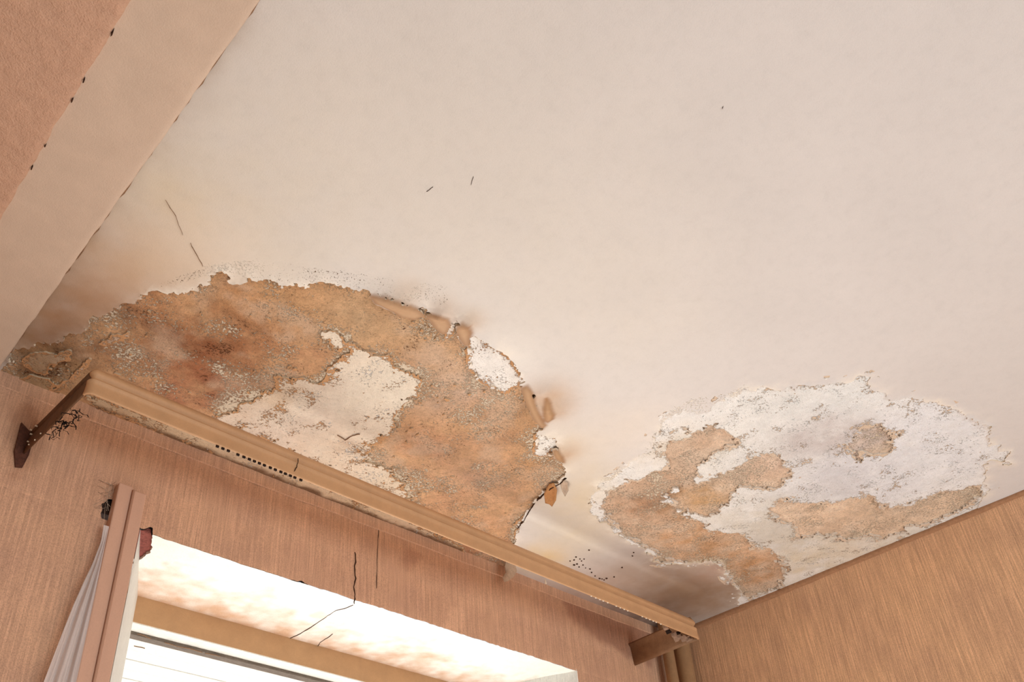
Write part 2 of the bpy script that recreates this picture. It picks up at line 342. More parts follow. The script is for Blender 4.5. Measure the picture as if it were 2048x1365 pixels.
def tone(base, blobs, x, y, wob=0.35, seed=3):
    """base colour with soft blots of other colours (stains), linear rgb, shape x.shape + (3,)"""
    col = np.empty(x.shape + (3,))
    col[:] = lin(base)
    n1 = fbm(x, y, 0.035, 4, seed)
    for bx, by, r, c, w in blobs:
        m = (abs(x - bx) < 3 * r) & (abs(y - by) < 3 * r)
        if not m.any():
            continue
        d2 = ((x[m] - bx) ** 2 + (y[m] - by) ** 2) / (r * r)
        k = np.clip(w * np.exp(-d2 * 0.8) * (1 + wob * 2 * n1[m]), 0, 1)[:, None]
        col[m] = col[m] * (1 - k) + np.array(lin(c)) * k
    return col


def fill_mesh(name, pos, faces_arr, faces_list, mats, parent=None, col=None, smooth=True, face_mat=None, mask=None):
    """mesh object from a (n,4) quad array plus a list of other faces; col = per-vertex linear rgb"""
    me = bpy.data.meshes.new(name)
    pos = np.asarray(pos, np.float32)
    faces_arr = np.asarray(faces_arr, np.int64).reshape(-1, 4)
    lens = [4] * len(faces_arr) + [len(q) for q in faces_list]
    loops = np.concatenate([faces_arr.ravel()] + [np.array(q) for q in faces_list]) if faces_list else faces_arr.ravel()
    me.vertices.add(len(pos))
    me.vertices.foreach_set('co', pos.ravel())
    me.loops.add(len(loops))
    me.loops.foreach_set('vertex_index', loops.astype(np.int32))
    me.polygons.add(len(lens))
    starts = np.concatenate([[0], np.cumsum(lens)[:-1]]).astype(np.int32)
    me.polygons.foreach_set('loop_start', starts)
    me.polygons.foreach_set('loop_total', np.array(lens, np.int32))
    for m in (mats if isinstance(mats, (list, tuple)) else [mats]):
        me.materials.append(m)
    if face_mat is not None:
        me.polygons.foreach_set('material_index', np.array(face_mat, np.int32))
    me.polygons.foreach_set('use_smooth', np.full(len(lens), smooth))
    if col is not None:
        a = me.attributes.new('tint', 'FLOAT_COLOR', 'POINT')
        c = np.ones((len(pos), 4), np.float32)
        c[:, :3] = col
        a.data.foreach_set('color', c.ravel())
    if mask is not None:
        a = me.attributes.new('mask', 'FLOAT_COLOR', 'POINT')
        c = np.ones((len(pos), 4), np.float32)
        c[:, :3] = mask
        a.data.foreach_set('color', c.ravel())
    me.update(calc_edges=True)
    me.validate()
    return link(bpy.data.objects.new(name, me), parent)


def sheet(name, pos, F, col, mats, lip, parent=None, lip_col=None, flip=False, mask=None):
    """grid (ny,nx,3) clipped where F<0, the cut edge turned back along `lip`"""
    ny, nx = F.shape
    idx = np.arange(ny * nx).reshape(ny, nx)
    P, Fv = pos.reshape(-1, 3), F.ravel()
    Cv = col.reshape(-1, 3) if col is not None else np.ones((ny * nx, 3))
    Cv = np.concatenate([Cv, mask.reshape(-1, 3) if mask is not None else np.zeros((ny * nx, 3))], 1)
    a, b, c, d = idx[:-1, :-1], idx[:-1, 1:], idx[1:, 1:], idx[1:, :-1]
    q = np.stack([a, b, c, d], -1).reshape(-1, 4)
    k = (Fv[q] > 0).sum(1)
    full = q[k == 4]
    mixed = q[(k > 0) & (k < 4)]
    newp, newc, cuts, polys, segs = [], [], {}, [], []
    base = ny * nx

    def cut(i, j):
        key = (i, j) if i < j else (j, i)
        if key not in cuts:
            t = Fv[key[0]] / (Fv[key[0]] - Fv[key[1]])
            cuts[key] = base + len(newp)
            newp.append(P[key[0]] * (1 - t) + P[key[1]] * t)
            newc.append(Cv[key[0]] * (1 - t) + Cv[key[1]] * t)
        return cuts[key]
    for cell in mixed.tolist():
        poly, ends = [], []
        for s in range(4):
            i, j = cell[s], cell[(s + 1) % 4]
            if Fv[i] > 0:
                poly.append(i)
            if (Fv[i] > 0) != (Fv[j] > 0):
                e = cut(i, j)
                poly.append(e)
                ends.append(e)
        if len(poly) > 2:
            polys.append(poly)
        if len(ends) == 2:
            segs.append(ends)
        elif len(ends) == 4:
            segs += [ends[:2], ends[2:]]
    allp = np.concatenate([P, np.array(newp).reshape(-1, 3)])
    allc = np.concatenate([Cv, np.array(newc).reshape(-1, 6)])
    nmain = len(allp)
    if segs:                       # the cut edge, as its own strip
        used = sorted({e for s in segs for e in s})
        m0 = {e: nmain + t for t, e in enumerate(used)}
        m1 = {e: nmain + len(used) + t for t, e in enumerate(used)}
        edge = allp[used]
        lc = allc[used] if lip_col is None else np.tile(np.array(tuple(lin(lip_col)) + (0, 0, 0)), (len(used), 1))
        allp = np.concatenate([allp, edge, edge + np.array(lip)])
        allc = np.concatenate([allc, lc, lc])
        lipq = [[m0[s[0]], m0[s[1]], m1[s[1]], m1[s[0]]] for s in segs]
        full = np.concatenate([full.reshape(-1, 4), np.array(lipq)])
    # drop unused vertices
    keep = np.zeros(len(allp), bool)
    keep[full.ravel()] = True
    for p_ in polys:
        keep[p_] = True
    remap = np.cumsum(keep) - 1
    polys = [[int(remap[i]) for i in (p_[::-1] if flip else p_)] for p_ in polys]
    full = remap[full]
    if flip:
        full = full[:, ::-1]
    return fill_mesh(name, allp[keep], full, polys, mats, parent, allc[keep][:, :3], mask=allc[keep][:, 3:] if mask is not None else None)


class MB:
    """collects simple solids into one bmesh"""
    def __init__(self):
        self.bm = bmesh.new()

    def box(self, lo, hi, bevel=0.0):
        r = bmesh.ops.create_cube(self.bm, size=1)
        c = [(lo[k] + hi[k]) / 2 for k in range(3)]
        s = [hi[k] - lo[k] for k in range(3)]
        for v in r['verts']:
            v.co = Vector([c[k] + v.co[k] * s[k] for k in range(3)])
        if bevel:
            es = list({e for v in r['verts'] for e in v.link_edges})
            bmesh.ops.bevel(self.bm, geom=es, offset=bevel, segments=2, affect='EDGES', profile=0.5)
        return self

    def tube(self, pts, r, seg=8, cap=True):
        pts = [Vector(p) for p in pts]
        rs = r if isinstance(r, (list, tuple)) else [r] * len(pts)
        rings = []
        for i, p in enumerate(pts):
            t = (pts[min(i + 1, len(pts) - 1)] - pts[max(i - 1, 0)]).normalized()
            a = t.orthogonal().normalized()
            b = t.cross(a)
            rings.append([self.bm.verts.new(p + (a * math.cos(2 * math.pi * k / seg) + b * math.sin(2 * math.pi * k / seg)) * rs[i]) for k in range(seg)])
        for A, B in zip(rings[:-1], rings[1:]):
            for k in range(seg):
                self.bm.faces.new((A[k], A[(k + 1) % seg], B[(k + 1) % seg], B[k]))
        if cap:
            self.bm.faces.new(rings[0][::-1])
            self.bm.faces.new(rings[-1])
        return self

    def prism(self, bottom, top):
        b = [self.bm.verts.new(p) for p in bottom]
        t = [self.bm.verts.new(p) for p in top]
        n = len(b)
        self.bm.faces.new(b[::-1])
        self.bm.faces.new(t)
        for k in range(n):
            self.bm.faces.new((b[k], b[(k + 1) % n], t[(k + 1) % n], t[k]))
        return self

    def build(self, name, mat, parent=None, smooth=False):
        bmesh.ops.recalc_face_normals(self.bm, faces=self.bm.faces)
        me = bpy.data.meshes.new(name)
        self.bm.to_mesh(me)
        self.bm.free()
        me.materials.append(mat)
        for p in me.polygons:
            p.use_smooth = smooth
        return link(bpy.data.objects.new(name, me), parent)


# ------------------------------------------------------------------ materials
def nodes_of(name, rough=0.85):
    m = bpy.data.materials.new(name)
    m.use_nodes = True
    nt = m.node_tree
    bsdf = nt.nodes['Principled BSDF']
    bsdf.inputs['Roughness'].default_value = rough
    bsdf.inputs['Specular IOR Level'].default_value = 0.25
    tc = nt.nodes.new('ShaderNodeTexCoord')
    return m, nt, bsdf, tc


def noise(nt, tc, scale, detail=4, rough=0.6, stretch=None):
    n = nt.nodes.new('ShaderNodeTexNoise')
    n.inputs['Scale'].default_value = scale
    n.inputs['Detail'].default_value = detail
    n.inputs['Roughness'].default_value = rough
    if stretch:
        mp = nt.nodes.new('ShaderNodeMapping')
        mp.inputs['Scale'].default_value = stretch
        nt.links.new(tc.outputs['Object'], mp.inputs['Vector'])
        nt.links.new(mp.outputs[0], n.inputs['Vector'])
    else:
        nt.links.new(tc.outputs['Object'], n.inputs['Vector'])
    return n


def ramp(nt, src, stops):
    r = nt.nodes.new('ShaderNodeValToRGB')
    el = r.color_ramp.elements
    while len(el) < len(stops):
        el.new(0.5)
    for e, (p, c) in zip(el, stops):
        e.position = p
        e.color = (*c, 1) if len(c) == 3 else c
    nt.links.new(src, r.inputs[0])
    return r


def mix(nt, kind, fac, a, b):
    m = nt.nodes.new('ShaderNodeMix')
    m.data_type = 'RGBA'
    m.blend_type = kind
    for sock, val in ((m.inputs[0], fac), (m.inputs[6], a), (m.inputs[7], b)):
        if hasattr(val, 'is_output'):
            nt.links.new(val, sock)
        elif isinstance(val, (int, float)):
            sock.default_value = val
        else:
            sock.default_value = (*val, 1)
    return m.outputs[2]


def bump(nt, bsdf, parts, dist):
    """parts: list of (socket, weight)"""
    acc = None
    for s, w in parts:
        mu = nt.nodes.new('ShaderNodeMath')
        mu.operation = 'MULTIPLY_ADD'
        nt.links.new(s, mu.inputs[0])
        mu.inputs[1].default_value = w
        if acc is None:
            mu.inputs[2].default_value = 0
        else:
            nt.links.new(acc, mu.inputs[2])
        acc = mu.outputs[0]
    b = nt.nodes.new('ShaderNodeBump')
    b.inputs['Strength'].default_value = 1.0
    b.inputs['Distance'].default_value = dist
    nt.links.new(acc, b.inputs['Height'])
    nt.links.new(b.outputs[0], bsdf.inputs['Normal'])


def grey(v):
    return (v, v, v)


def mat_tint(name, grain, grain_scale, fine, dist, rough=0.9, pale=None, dark=None, spot=200):
    """colour from the mesh's stain attribute, broken up by grain"""
    m, nt, bsdf, tc = nodes_of(name, rough)
    at = nt.nodes.new('ShaderNodeAttribute')
    at.attribute_name = 'tint'
    n1 = noise(nt, tc, grain_scale, 5, 0.7)
    n2 = noise(nt, tc, fine, 3, 0.6)
    r1 = ramp(nt, n1.outputs[0], [(0.28, grey(1 - grain)), (0.5, grey(1.0)), (0.74, grey(1 + grain * 0.45))])
    r2 = ramp(nt, n2.outputs[0], [(0.25, grey(1 - grain * 0.8)), (0.5, grey(1.0)), (0.75, grey(1 + grain * 0.35))])
    c = mix(nt, 'MULTIPLY', 1.0, at.outputs['Color'], r1.outputs[0])
    c = mix(nt, 'MULTIPLY', 1.0, c, r2.outputs[0])
    parts = [(n1.outputs[0], 1.0), (n2.outputs[0], 0.5)]
    if pale is not None:
        mk = nt.nodes.new('ShaderNodeAttribute')
        mk.attribute_name = 'mask'
        sep = nt.nodes.new('ShaderNodeSeparateColor')
        nt.links.new(mk.outputs['Color'], sep.inputs[0])
        for ch, colour, sc, w in ((0, pale, spot, -0.8), (1, dark, spot * 1.25, 0.8)):
            nn = noise(nt, tc, sc, 5, 0.72)
            off = nt.nodes.new('ShaderNodeMapping')
            off.inputs['Location'].default_value = (3.1 + ch * 7, 1.7, 0)
            nt.links.new(tc.outputs['Object'], off.inputs['Vector'])
            nt.links.new(off.outputs[0], nn.inputs['Vector'])
            ad = nt.nodes.new('ShaderNodeMath')
            ad.operation = 'ADD'
            nt.links.new(nn.outputs[0], ad.inputs[0])
            nt.links.new(sep.outputs[ch], ad.inputs[1])
            th = nt.nodes.new('ShaderNodeMapRange')
            th.interpolation_type = 'SMOOTHSTEP'
            th.inputs['From Min'].default_value = 0.97
            th.inputs['From Max'].default_value = 1.04
            nt.links.new(ad.outputs[0], th.inputs['Value'])
            c = mix(nt, 'MIX', th.outputs[0], c, lin(colour))
            parts.append((th.outputs[0], w))
    nt.links.new(c, bsdf.inputs['Base Color'])
    bump(nt, bsdf, parts, dist)
    return m


def mat_plain(name, colour, grain=0.15, scale=60, dist=0.001, rough=0.8, fine=300, stretch=None, dark=None):
    m, nt, bsdf, tc = nodes_of(name, rough)
    base = lin(colour)
    n1 = noise(nt, tc, scale, 5, 0.65, stretch)
    n2 = noise(nt, tc, fine, 3)
    r1 = ramp(nt, n1.outputs[0], [(0.3, tuple(v * (1 - grain) for v in base) if dark is None else lin(dark)), (0.7, tuple(v * (1 + grain * 0.4) for v in base))])
    r2 = ramp(nt, n2.outputs[0], [(0.3, grey(1 - grain * 0.5)), (0.6, grey(1.0))])
    nt.links.new(mix(nt, 'MULTIPLY', 1.0, r1.outputs[0], r2.outputs[0]), bsdf.inputs['Base Color'])
    bump(nt, bsdf, [(n1.outputs[0], 1.0), (n2.outputs[0], 0.4)], dist)
    return m


def mat_wall(name, colour, strength):
    """brown wall finish combed with fine vertical streaks"""
    m, nt, bsdf, tc = nodes_of(name, 0.8)
    base = np.array(lin(colour))
    n1 = noise(nt, tc, 1.0, 2, 0.5, (380, 380, 12))
    n2 = noise(nt, tc, 1.0, 3, 0.6, (110, 110, 3.0))
    n3 = noise(nt, tc, 8.0, 5, 0.65)
    n4 = noise(nt, tc, 560, 3, 0.7)
    s = strength
    r1 = ramp(nt, n1.outputs[0], [(0.30, tuple(base * (1 - 0.16 * s))), (0.52, tuple(base)), (0.74, tuple(np.minimum(base * (1 + 0.26 * s), 1)))])
    r2 = ramp(nt, n2.outputs[0], [(0.3, grey(1 - 0.07 * s)), (0.65, grey(1 + 0.05 * s))])
    r3 = ramp(nt, n3.outputs[0], [(0.3, (0.88, 0.85, 0.87)), (0.7, (1.08, 1.06, 1.02))])
    r4 = ramp(nt, n4.outputs[0], [(0.28, grey(0.66)), (0.5, grey(1.0)), (0.72, grey(1.16))])
    c = mix(nt, 'MULTIPLY', 1.0, r1.outputs[0], r2.outputs[0])
    c = mix(nt, 'MULTIPLY', 1.0, c, r3.outputs[0])
    c = mix(nt, 'MULTIPLY', 1.0, c, r4.outputs[0])
    at = nt.nodes.new('ShaderNodeAttribute')
    at.attribute_name = 'tint'
    c = mix(nt, 'MULTIPLY', 1.0, c, at.outputs['Color'])
    nt.links.new(c, bsdf.inputs['Base Color'])
    bump(nt, bsdf, [(n1.outputs[0], 1.0), (n2.outputs[0], 0.5), (n4.outputs[0], 0.3)], 0.0010)
    return m


M = {}
M['paint'] = mat_tint('ceiling_paint', 0.04, 45, 520, 0.0006, 0.8, (240, 228, 212), (112, 84, 58), 260)
M['plaster'] = mat_tint('bare_plaster', 0.25, 190, 640, 0.0046, 0.95, (242, 222, 196), (126, 78, 46), 210)
M['skim'] = mat_tint('skim_coat', 0.09, 130, 520, 0.0026, 0.92, (248, 242, 236), (206, 156, 112), 190)
M['skim_white'] = mat_tint('salt_crust', 0.07, 130, 520, 0.0026, 0.92, (252, 250, 248), (226, 202, 178), 190)
M['wall_front'] = mat_wall('wall_finish_brown', (208, 165, 136), 0.8)
M['wall_right'] = mat_wall('wall_finish_tan', (212, 169, 133), 1.1)
M['wall_plain'] = mat_plain('room_wall_paint', (212, 196, 180), 0.1, 6)
M['floor'] = mat_plain('floor_boards', (178, 156, 138), 0.25, 4, 0.001, 0.5, 80, (1, 8, 1))
M['beam_white'] = mat_plain('beam_pale_paint', (206, 182, 162), 0.07, 22, 0.0012, 0.8, 480)
M['beam_pink'] = mat_plain('beam_tan_paint', (205, 164, 138), 0.10, 60, 0.004, 0.8, 420)
M['pelmet'] = mat_plain('pelmet_tan_paint', (199, 154, 114), 0.10, 26, 0.0006, 0.5, 420)
M['pelmet_dark'] = mat_plain('pelmet_soot_and_shade', (112, 76, 50), 0.35, 40, 0.001, 0.6, 300)  # soot and the shade of the left return, both put into the colour
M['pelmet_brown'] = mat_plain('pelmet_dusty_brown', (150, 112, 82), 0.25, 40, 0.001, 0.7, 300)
M['rust'] = mat_plain('rusty_iron', (96, 58, 44), 0.4, 160, 0.0015, 0.8, 600)
M['soffit'] = mat_tint('limewashed_reveal', 0.07, 40, 300, 0.0025, 0.9)
M['frame'] = mat_plain('window_frame_tan', (186, 146, 106), 0.10, 30, 0.0008, 0.6, 300)
M['white_wood'] = mat_plain('flaking_white_wood', (230, 227, 218), 0.16, 60, 0.0015, 0.7, 300, (1, 6, 1))
M['wood_shade'] = mat_plain('grey_wood_shade', (122, 108, 96), 0.35, 60, 0.002, 0.9, 300, (1, 6, 6))  # dark grey carries the shade of the room-facing rebate
M['architrave'] = mat_plain('architrave_tan_paint', (210, 166, 142), 0.08, 30, 0.0008, 0.7, 420, (1, 1, 0.2))
M['brick'] = mat_plain('old_red_brick', (150, 84, 74), 0.4, 120, 0.004, 0.95, 400)
M['brick_dark'] = mat_plain('sooty_brick', (104, 76, 66), 0.35, 120, 0.004, 0.95, 400)
M['hole'] = mat_plain('dusty_hole', (70, 52, 44), 0.5, 90, 0.003, 0.95, 300)
M['crack'] = mat_plain('crack_dark', (72, 46, 30), 0.4, 200, 0.0005, 1.0, 600)
M['crack_soft'] = mat_plain('hairline_crack', (142, 108, 82), 0.3, 200, 0.0005, 1.0, 600)
M['flake_brown'] = mat_plain('paint_flake_back', (188, 132, 84), 0.25, 160, 0.001, 0.9, 500)
M['flake_grey'] = mat_plain('paint_flake_pale', (198, 172, 150), 0.2, 160, 0.001, 0.9, 500)
M['rubble'] = mat_plain('dusty_rubble', (166, 134, 112), 0.3, 200, 0.002, 0.95, 500)
M['flake_cream'] = mat_plain('paint_flake_cream', (228, 208, 186), 0.15, 120, 0.001, 0.9, 500)
M['pipe'] = mat_plain('pipe_tan_paint', (206, 164, 122), 0.12, 40, 0.0006, 0.5, 300)
M['soot'] = mat_plain('soot', (44, 30, 24), 0.4, 200, 0.001, 1.0, 600)
M['bead'] = mat_plain('pale_speck', (240, 222, 198), 0.1, 200, 0.0003, 0.6)
M['trim'] = mat_plain('cove_brown_paint', (168, 124, 92), 0.2, 120, 0.0015, 0.85, 500)


def mat_gauze():
    m, nt, bsdf, tc = nodes_of('dusty_gauze', 0.9)
    bsdf.inputs['Base Color'].default_value = (*lin((226, 214, 210)), 1)
    n = noise(nt, tc, 3.0, 3, 0.6, (60, 60, 3))
    r = ramp(nt, n.outputs[0], [(0.3, grey(0.55)), (0.7, grey(0.80))])
    nt.links.new(r.outputs[0], bsdf.inputs['Alpha'])
    return m


M['gauze'] = mat_gauze()

# ------------------------------------------------------------------ setting: ceiling paint, holes in it, bare plaster above
gx = np.arange(0.170, RIGHT_X + 0.004, 0.0026)
gy = np.concatenate([np.arange(-0.14, 0.28, 0.012), np.arange(0.28, WALL_Y + 0.006, 0.0026)])
X, Y = np.meshgrid(gx, gy)
sL = sdf(CEIL['hole_left'], X, Y)
sR = sdf(CEIL['hole_right'], X, Y)
edge_n = 0.017 * fbm(X, Y, 0.022, 4, 1, 0.78)
sB = np.maximum(sdf(CEIL['skim_b'], X, Y), sdf(CEIL['skim_c'], X, Y))
sL = np.maximum(sL, sB)
hole = np.maximum(sL, sR) + edge_n                      # > 0: paint has come off
blis = np.maximum.reduce([sdf(CEIL['blister_' + k], X, Y, 0.05) for k in 'abcdf'])   # lifted film, still hanging on the rim
hole = np.minimum(hole, -blis + 0.3 * edge_n)
drop = np.zeros_like(X)                                 # how far the paint hangs below the ceiling plane
for bx, by, r, h in BULGES:
    d2 = ((X - bx) ** 2 + (Y - by) ** 2) / (r * r)
    drop += h * np.exp(-d2 * 1.1) * (1 + 0.4 * fbm(X, Y, 0.02, 3, 5))
blis = np.maximum(blis, sdf(CEIL['blister_e'], X, Y, 0.05))
blow = np.clip(blis / 0.012 + 0.25, 0, 1)
drop += 0.0038 * blow * blow * (3 - 2 * blow)
near = np.exp(-np.clip(-hole, 0, 1) / 0.007)
drop += near * 0.0028 * np.clip(0.5 + 1.3 * fbm(X, Y, 0.04, 3, 6), 0, 1.6)
drop += 0.0012 * fbm(X, Y, 0.22, 3, 8)
pcol = tone((211, 205, 202), PAINT_TONES, X, Y, 0.16)
pcol *= (1 + 0.035 * fbm(X, Y, 0.12, 4, 2))[..., None]
bk = np.clip(blis / 0.007 + 0.75 + 0.5 * fbm(X, Y, 0.02, 3, 5), 0, 1)[..., None]
bc = np.clip(blis / 0.010, 0, 1)[..., None]
pcol = pcol * (1 - 0.9 * bk) + 0.9 * bk * (np.array(lin((150, 108, 70))) * (1 - bc) + np.array(lin((186, 148, 110))) * bc)
# mildew along the joint with the beam, deepened to paint in crease shade
mil_shade = np.exp(-np.clip(X - 0.205, 0, 9) / 0.020) * (0.55 + 0.6 * fbm(X, Y, 0.05, 4, 4)) * np.clip((Y + 0.3) / 1.4, 0.32, 1)
mil_shade = np.clip(mil_shade, 0, 0.8)[..., None]
pcol = pcol * (1 - mil_shade) + np.array(lin((132, 102, 66))) * mil_shade
# pale chalky rim around both holes
rim = np.exp(-np.clip(-hole, 0, 1) / 0.010) * np.clip(0.35 + 1.2 * fbm(X, Y, 0.03, 3, 7), 0, 0.8) * (Y > 0.3)
rim = (rim * np.where(X < 0.32, 0.2, 1) * np.where(blis > -0.012, 0.0, 1))[..., None]
pcol = pcol * (1 - rim) + np.array(lin((236, 226, 212))) * rim
pos = np.stack([X, Y, EYE + 1.0 - drop], -1)
pm = np.zeros(X.shape + (3,))
spk = np.clip(sdf(CEIL['specks'], X, Y) / 0.025 + 0.8, 0, 1)
pm[..., 1] = spk * (0.36 + 0.10 * fbm(X, Y, 0.05, 2, 3))
pm[..., 0] = np.maximum(np.maximum(spk * (0.36 + 0.1 * fbm(X, Y, 0.04, 2, 6)), np.clip(sdf(CEIL['chalk_dust'], X, Y) / 0.03 + 0.7, 0, 1) * (0.42 + 0.2 * fbm(X, Y, 0.05, 3, 4))), 0.62 * np.exp(-np.clip(-hole, 0, 1) / 0.008) * (fbm(X, Y, 0.05, 3, 9) + 0.35))
ceiling = sheet('ceiling', pos, -hole, pcol, M['paint'], (0, 0, 0.0045), None, (226, 206, 182), flip=True, mask=pm)
tag(ceiling, kind='structure')

bare = 0.0042 + 0.0011 * fbm(X, Y, 0.009, 3, 3) + 0.0018 * fbm(X, Y, 0.05, 3, 5)      # above the ceiling plane


def bare_plaster(sd, label, base, chalk, name='bare_plaster'):
    c = tone(base, PLASTER_TONES, X, Y, 0.55, 6)
    v = fbm(X, Y, 0.012, 3, 9)
    c *= np.clip(1 + 0.20 * v + 0.16 * fbm(X, Y, 0.06, 4, 1), 0.5, 1.35)[..., None]
    pk = np.clip(fbm(X, Y, 0.07, 4, 11) * 1.6 - 0.1, 0, 0.55)[..., None]
    c = c * (1 - pk) + np.array(lin((228, 196, 168))) * pk
    mk = np.zeros(X.shape + (3,))
    mk[..., 0] = 0.40 + 0.18 * fbm(X, Y, 0.05, 3, 3) + chalk
    lum = c.sum(-1)
    mk[..., 1] = 0.31 + 0.14 * fbm(X, Y, 0.04, 3, 7) + np.clip(1.0 - lum, 0, 0.6) * 0.30
    p = np.stack([X, Y, EYE + 1.0 + bare], -1)
    o = sheet(name, p, sd + 0.02, c, M['plaster'], (0, 0, 0.002), ceiling, flip=True, mask=mk)
    o['label'] = label
    return o


bare_plaster(sL, 'large rough orange-brown plaster where the paint has fallen off', (230, 184, 140), 0.14 * np.exp(-np.abs(np.maximum.reduce([sdf(CEIL[k], X, Y) for k in ('skim_a', 'skim_b', 'skim_c', 'skim_d', 'skim_e')])) / 0.012) + 0.06 * np.exp(-np.clip(sL, 0, 1) / 0.012))
bare_plaster(sR, 'smaller peach-brown plaster under white crust by the right wall', (246, 222, 198), 0.12 * np.exp(-np.clip(sR, 0, 1) / 0.02))


def skim(key_field, base, label, thick=0.0016, through=1.0, mat='skim', lipc=(214, 188, 158), grime_shade=False):
    m = key_field > -0.02
    ys, xs = np.where(m)
    a, b, c_, d = max(ys.min() - 2, 0), ys.max() + 3, max(xs.min() - 2, 0), xs.max() + 3
    x, y, F = X[a:b, c_:d], Y[a:b, c_:d], key_field[a:b, c_:d]
    c = tone(base, SKIM_TONES, x, y, 0.5, 4)
    c *= (1 + 0.07 * fbm(x, y, 0.014, 3, 8) + 0.05 * fbm(x, y, 0.05, 3, 2))[..., None]
    if grime_shade:  # grime and crease shade painted together, darker towards the wall
        g = np.clip((y - 1.353) / 0.012 + 0.9 * fbm(x, y, 0.03, 4, 7), 0, 1)[..., None] * 0.85
        c = c * (1 - g) + np.array(lin((112, 72, 42))) * g
    zz = bare[a:b, c_:d] * 0.6 - thick + 0.0007 * fbm(x, y, 0.012, 3, 4)
    mk = np.zeros(x.shape + (3,))
    mk[..., 0] = 0.34 + 0.16 * fbm(x, y, 0.03, 3, 6)
    mk[..., 1] = through * (0.30 + 0.34 * fbm(x, y, 0.030, 4, 3)) + 0.42 * np.exp(-np.clip(F, 0, 1) / 0.007)
    o = sheet('plaster_skim', np.stack([x, y, EYE + 1.0 + zz], -1), F, c, M[mat], (0, 0, 0.004), ceiling, lipc, flip=True, mask=mk)
    o['label'] = label
    return o


rag = 0.018 * fbm(X, Y, 0.020, 4, 10, 0.80)
holes_n = 0.016 * np.clip(fbm(X, Y, 0.028, 4, 5) - 0.36, 0, 1) * 5 + 0.016 * np.clip(fbm(X, Y, 0.012, 3, 8) - 0.42, 0, 1) * 5
SK = {'skim_a': ((240, 224, 204), 'broad cream-white plaster skim left inside the orange patch'),
      'skim_b': ((244, 238, 230), 'bright white crumbly plaster on the right rim of the large patch'),
      'skim_c': ((243, 236, 226), 'small white chalky bit under the brown blister'),
      'skim_d': ((236, 222, 208), 'thin white bit between two brown blisters'),
      'skim_e': ((236, 226, 210), 'white crumbs along the crack beside the pelmet'),
      'skim_f': ((208, 180, 156), 'pinkish skim fleck near the left end'),
      'skim_g': ((196, 164, 132), 'dingy peeling skim by the beam'),
      'skim_h': ((206, 176, 146), 'dingy skim along the pelmet return'),
      'skim_i': ((200, 170, 138), 'dingy skim at the wall by the beam'),
      'skim_band': ((234, 208, 174), 'flaking cream strip of ceiling behind the pelmet')}
for key, (c, label) in SK.items():
    amp = 1.0 if key in ('skim_a', 'skim_band') else 0.5
    skim(sdf(CEIL[key], X, Y, 0.08) + (0.004 if key in ('skim_b', 'skim_c') else 0) + rag * amp - (holes_n if key in ('skim_a', 'skim_band') else 0), c, label, grime_shade=key == 'skim_band')
bare_f = np.maximum.reduce([sdf(CEIL[k], X, Y) for k in ('bare_a', 'bare_b', 'bare_c', 'bare_d')])
skim(np.minimum(sR + 0.022, -bare_f + 0.024 * fbm(X * 0.8, Y * 1.3, 0.024, 4, 10, 0.80) - 1.0 * holes_n), (246, 243, 240),
     'white salt-crusted plaster skim of the right patch', 0.0022, 1.0, 'skim_white', (238, 222, 206))
# crumbs of skim left standing on the bare plaster: far too many to pick apart
cr = np.minimum(sL - 0.006, 0.02) * 0.6 + 0.0045 * (vnoise(X, Y, 0.0105, 4) + 0.55 * fbm(X, Y, 0.10, 3, 2) - 0.98)
cr = np.where(sL > 0.008, cr * 0 + (vnoise(X, Y, 0.0105, 4) + 0.6 * vnoise(X, Y, 0.005, 6) + 0.7 * fbm(X, Y, 0.09, 3, 2) - 1.15) * 0.004, -1)
crumbs = skim(cr, (238, 220, 198), 'scattered pale crumbs on the bare plaster')
crumbs.name = 'plaster_crumbs'
crumbs['kind'] = 'stuff'

# plain ceiling beyond the picture
for x0, x1, y0, y1 in ((0.17, RIGHT_X + 0.1, BACK_Y, -0.135), (LEFT_X, -0.45, BACK_Y, WALL_Y + 0.1)):
    fill_mesh('plain_plaster', [(x0, y0, EYE + 1.0), (x0, y1, EYE + 1.0), (x1, y1, EYE + 1.0), (x1, y0, EYE + 1.0)], [[0, 1, 2, 3]], [], M['paint'], ceiling,
              np.tile(np.array(lin((211, 205, 201))), (4, 1)), False, None, np.zeros((4, 3)))
MB().box((0.15, -0.14, EYE + 1.012), (RIGHT_X + 0.1, WALL_Y + 0.1, EYE + 1.05)).build('plaster_backing', M['flake_brown'], ceiling)


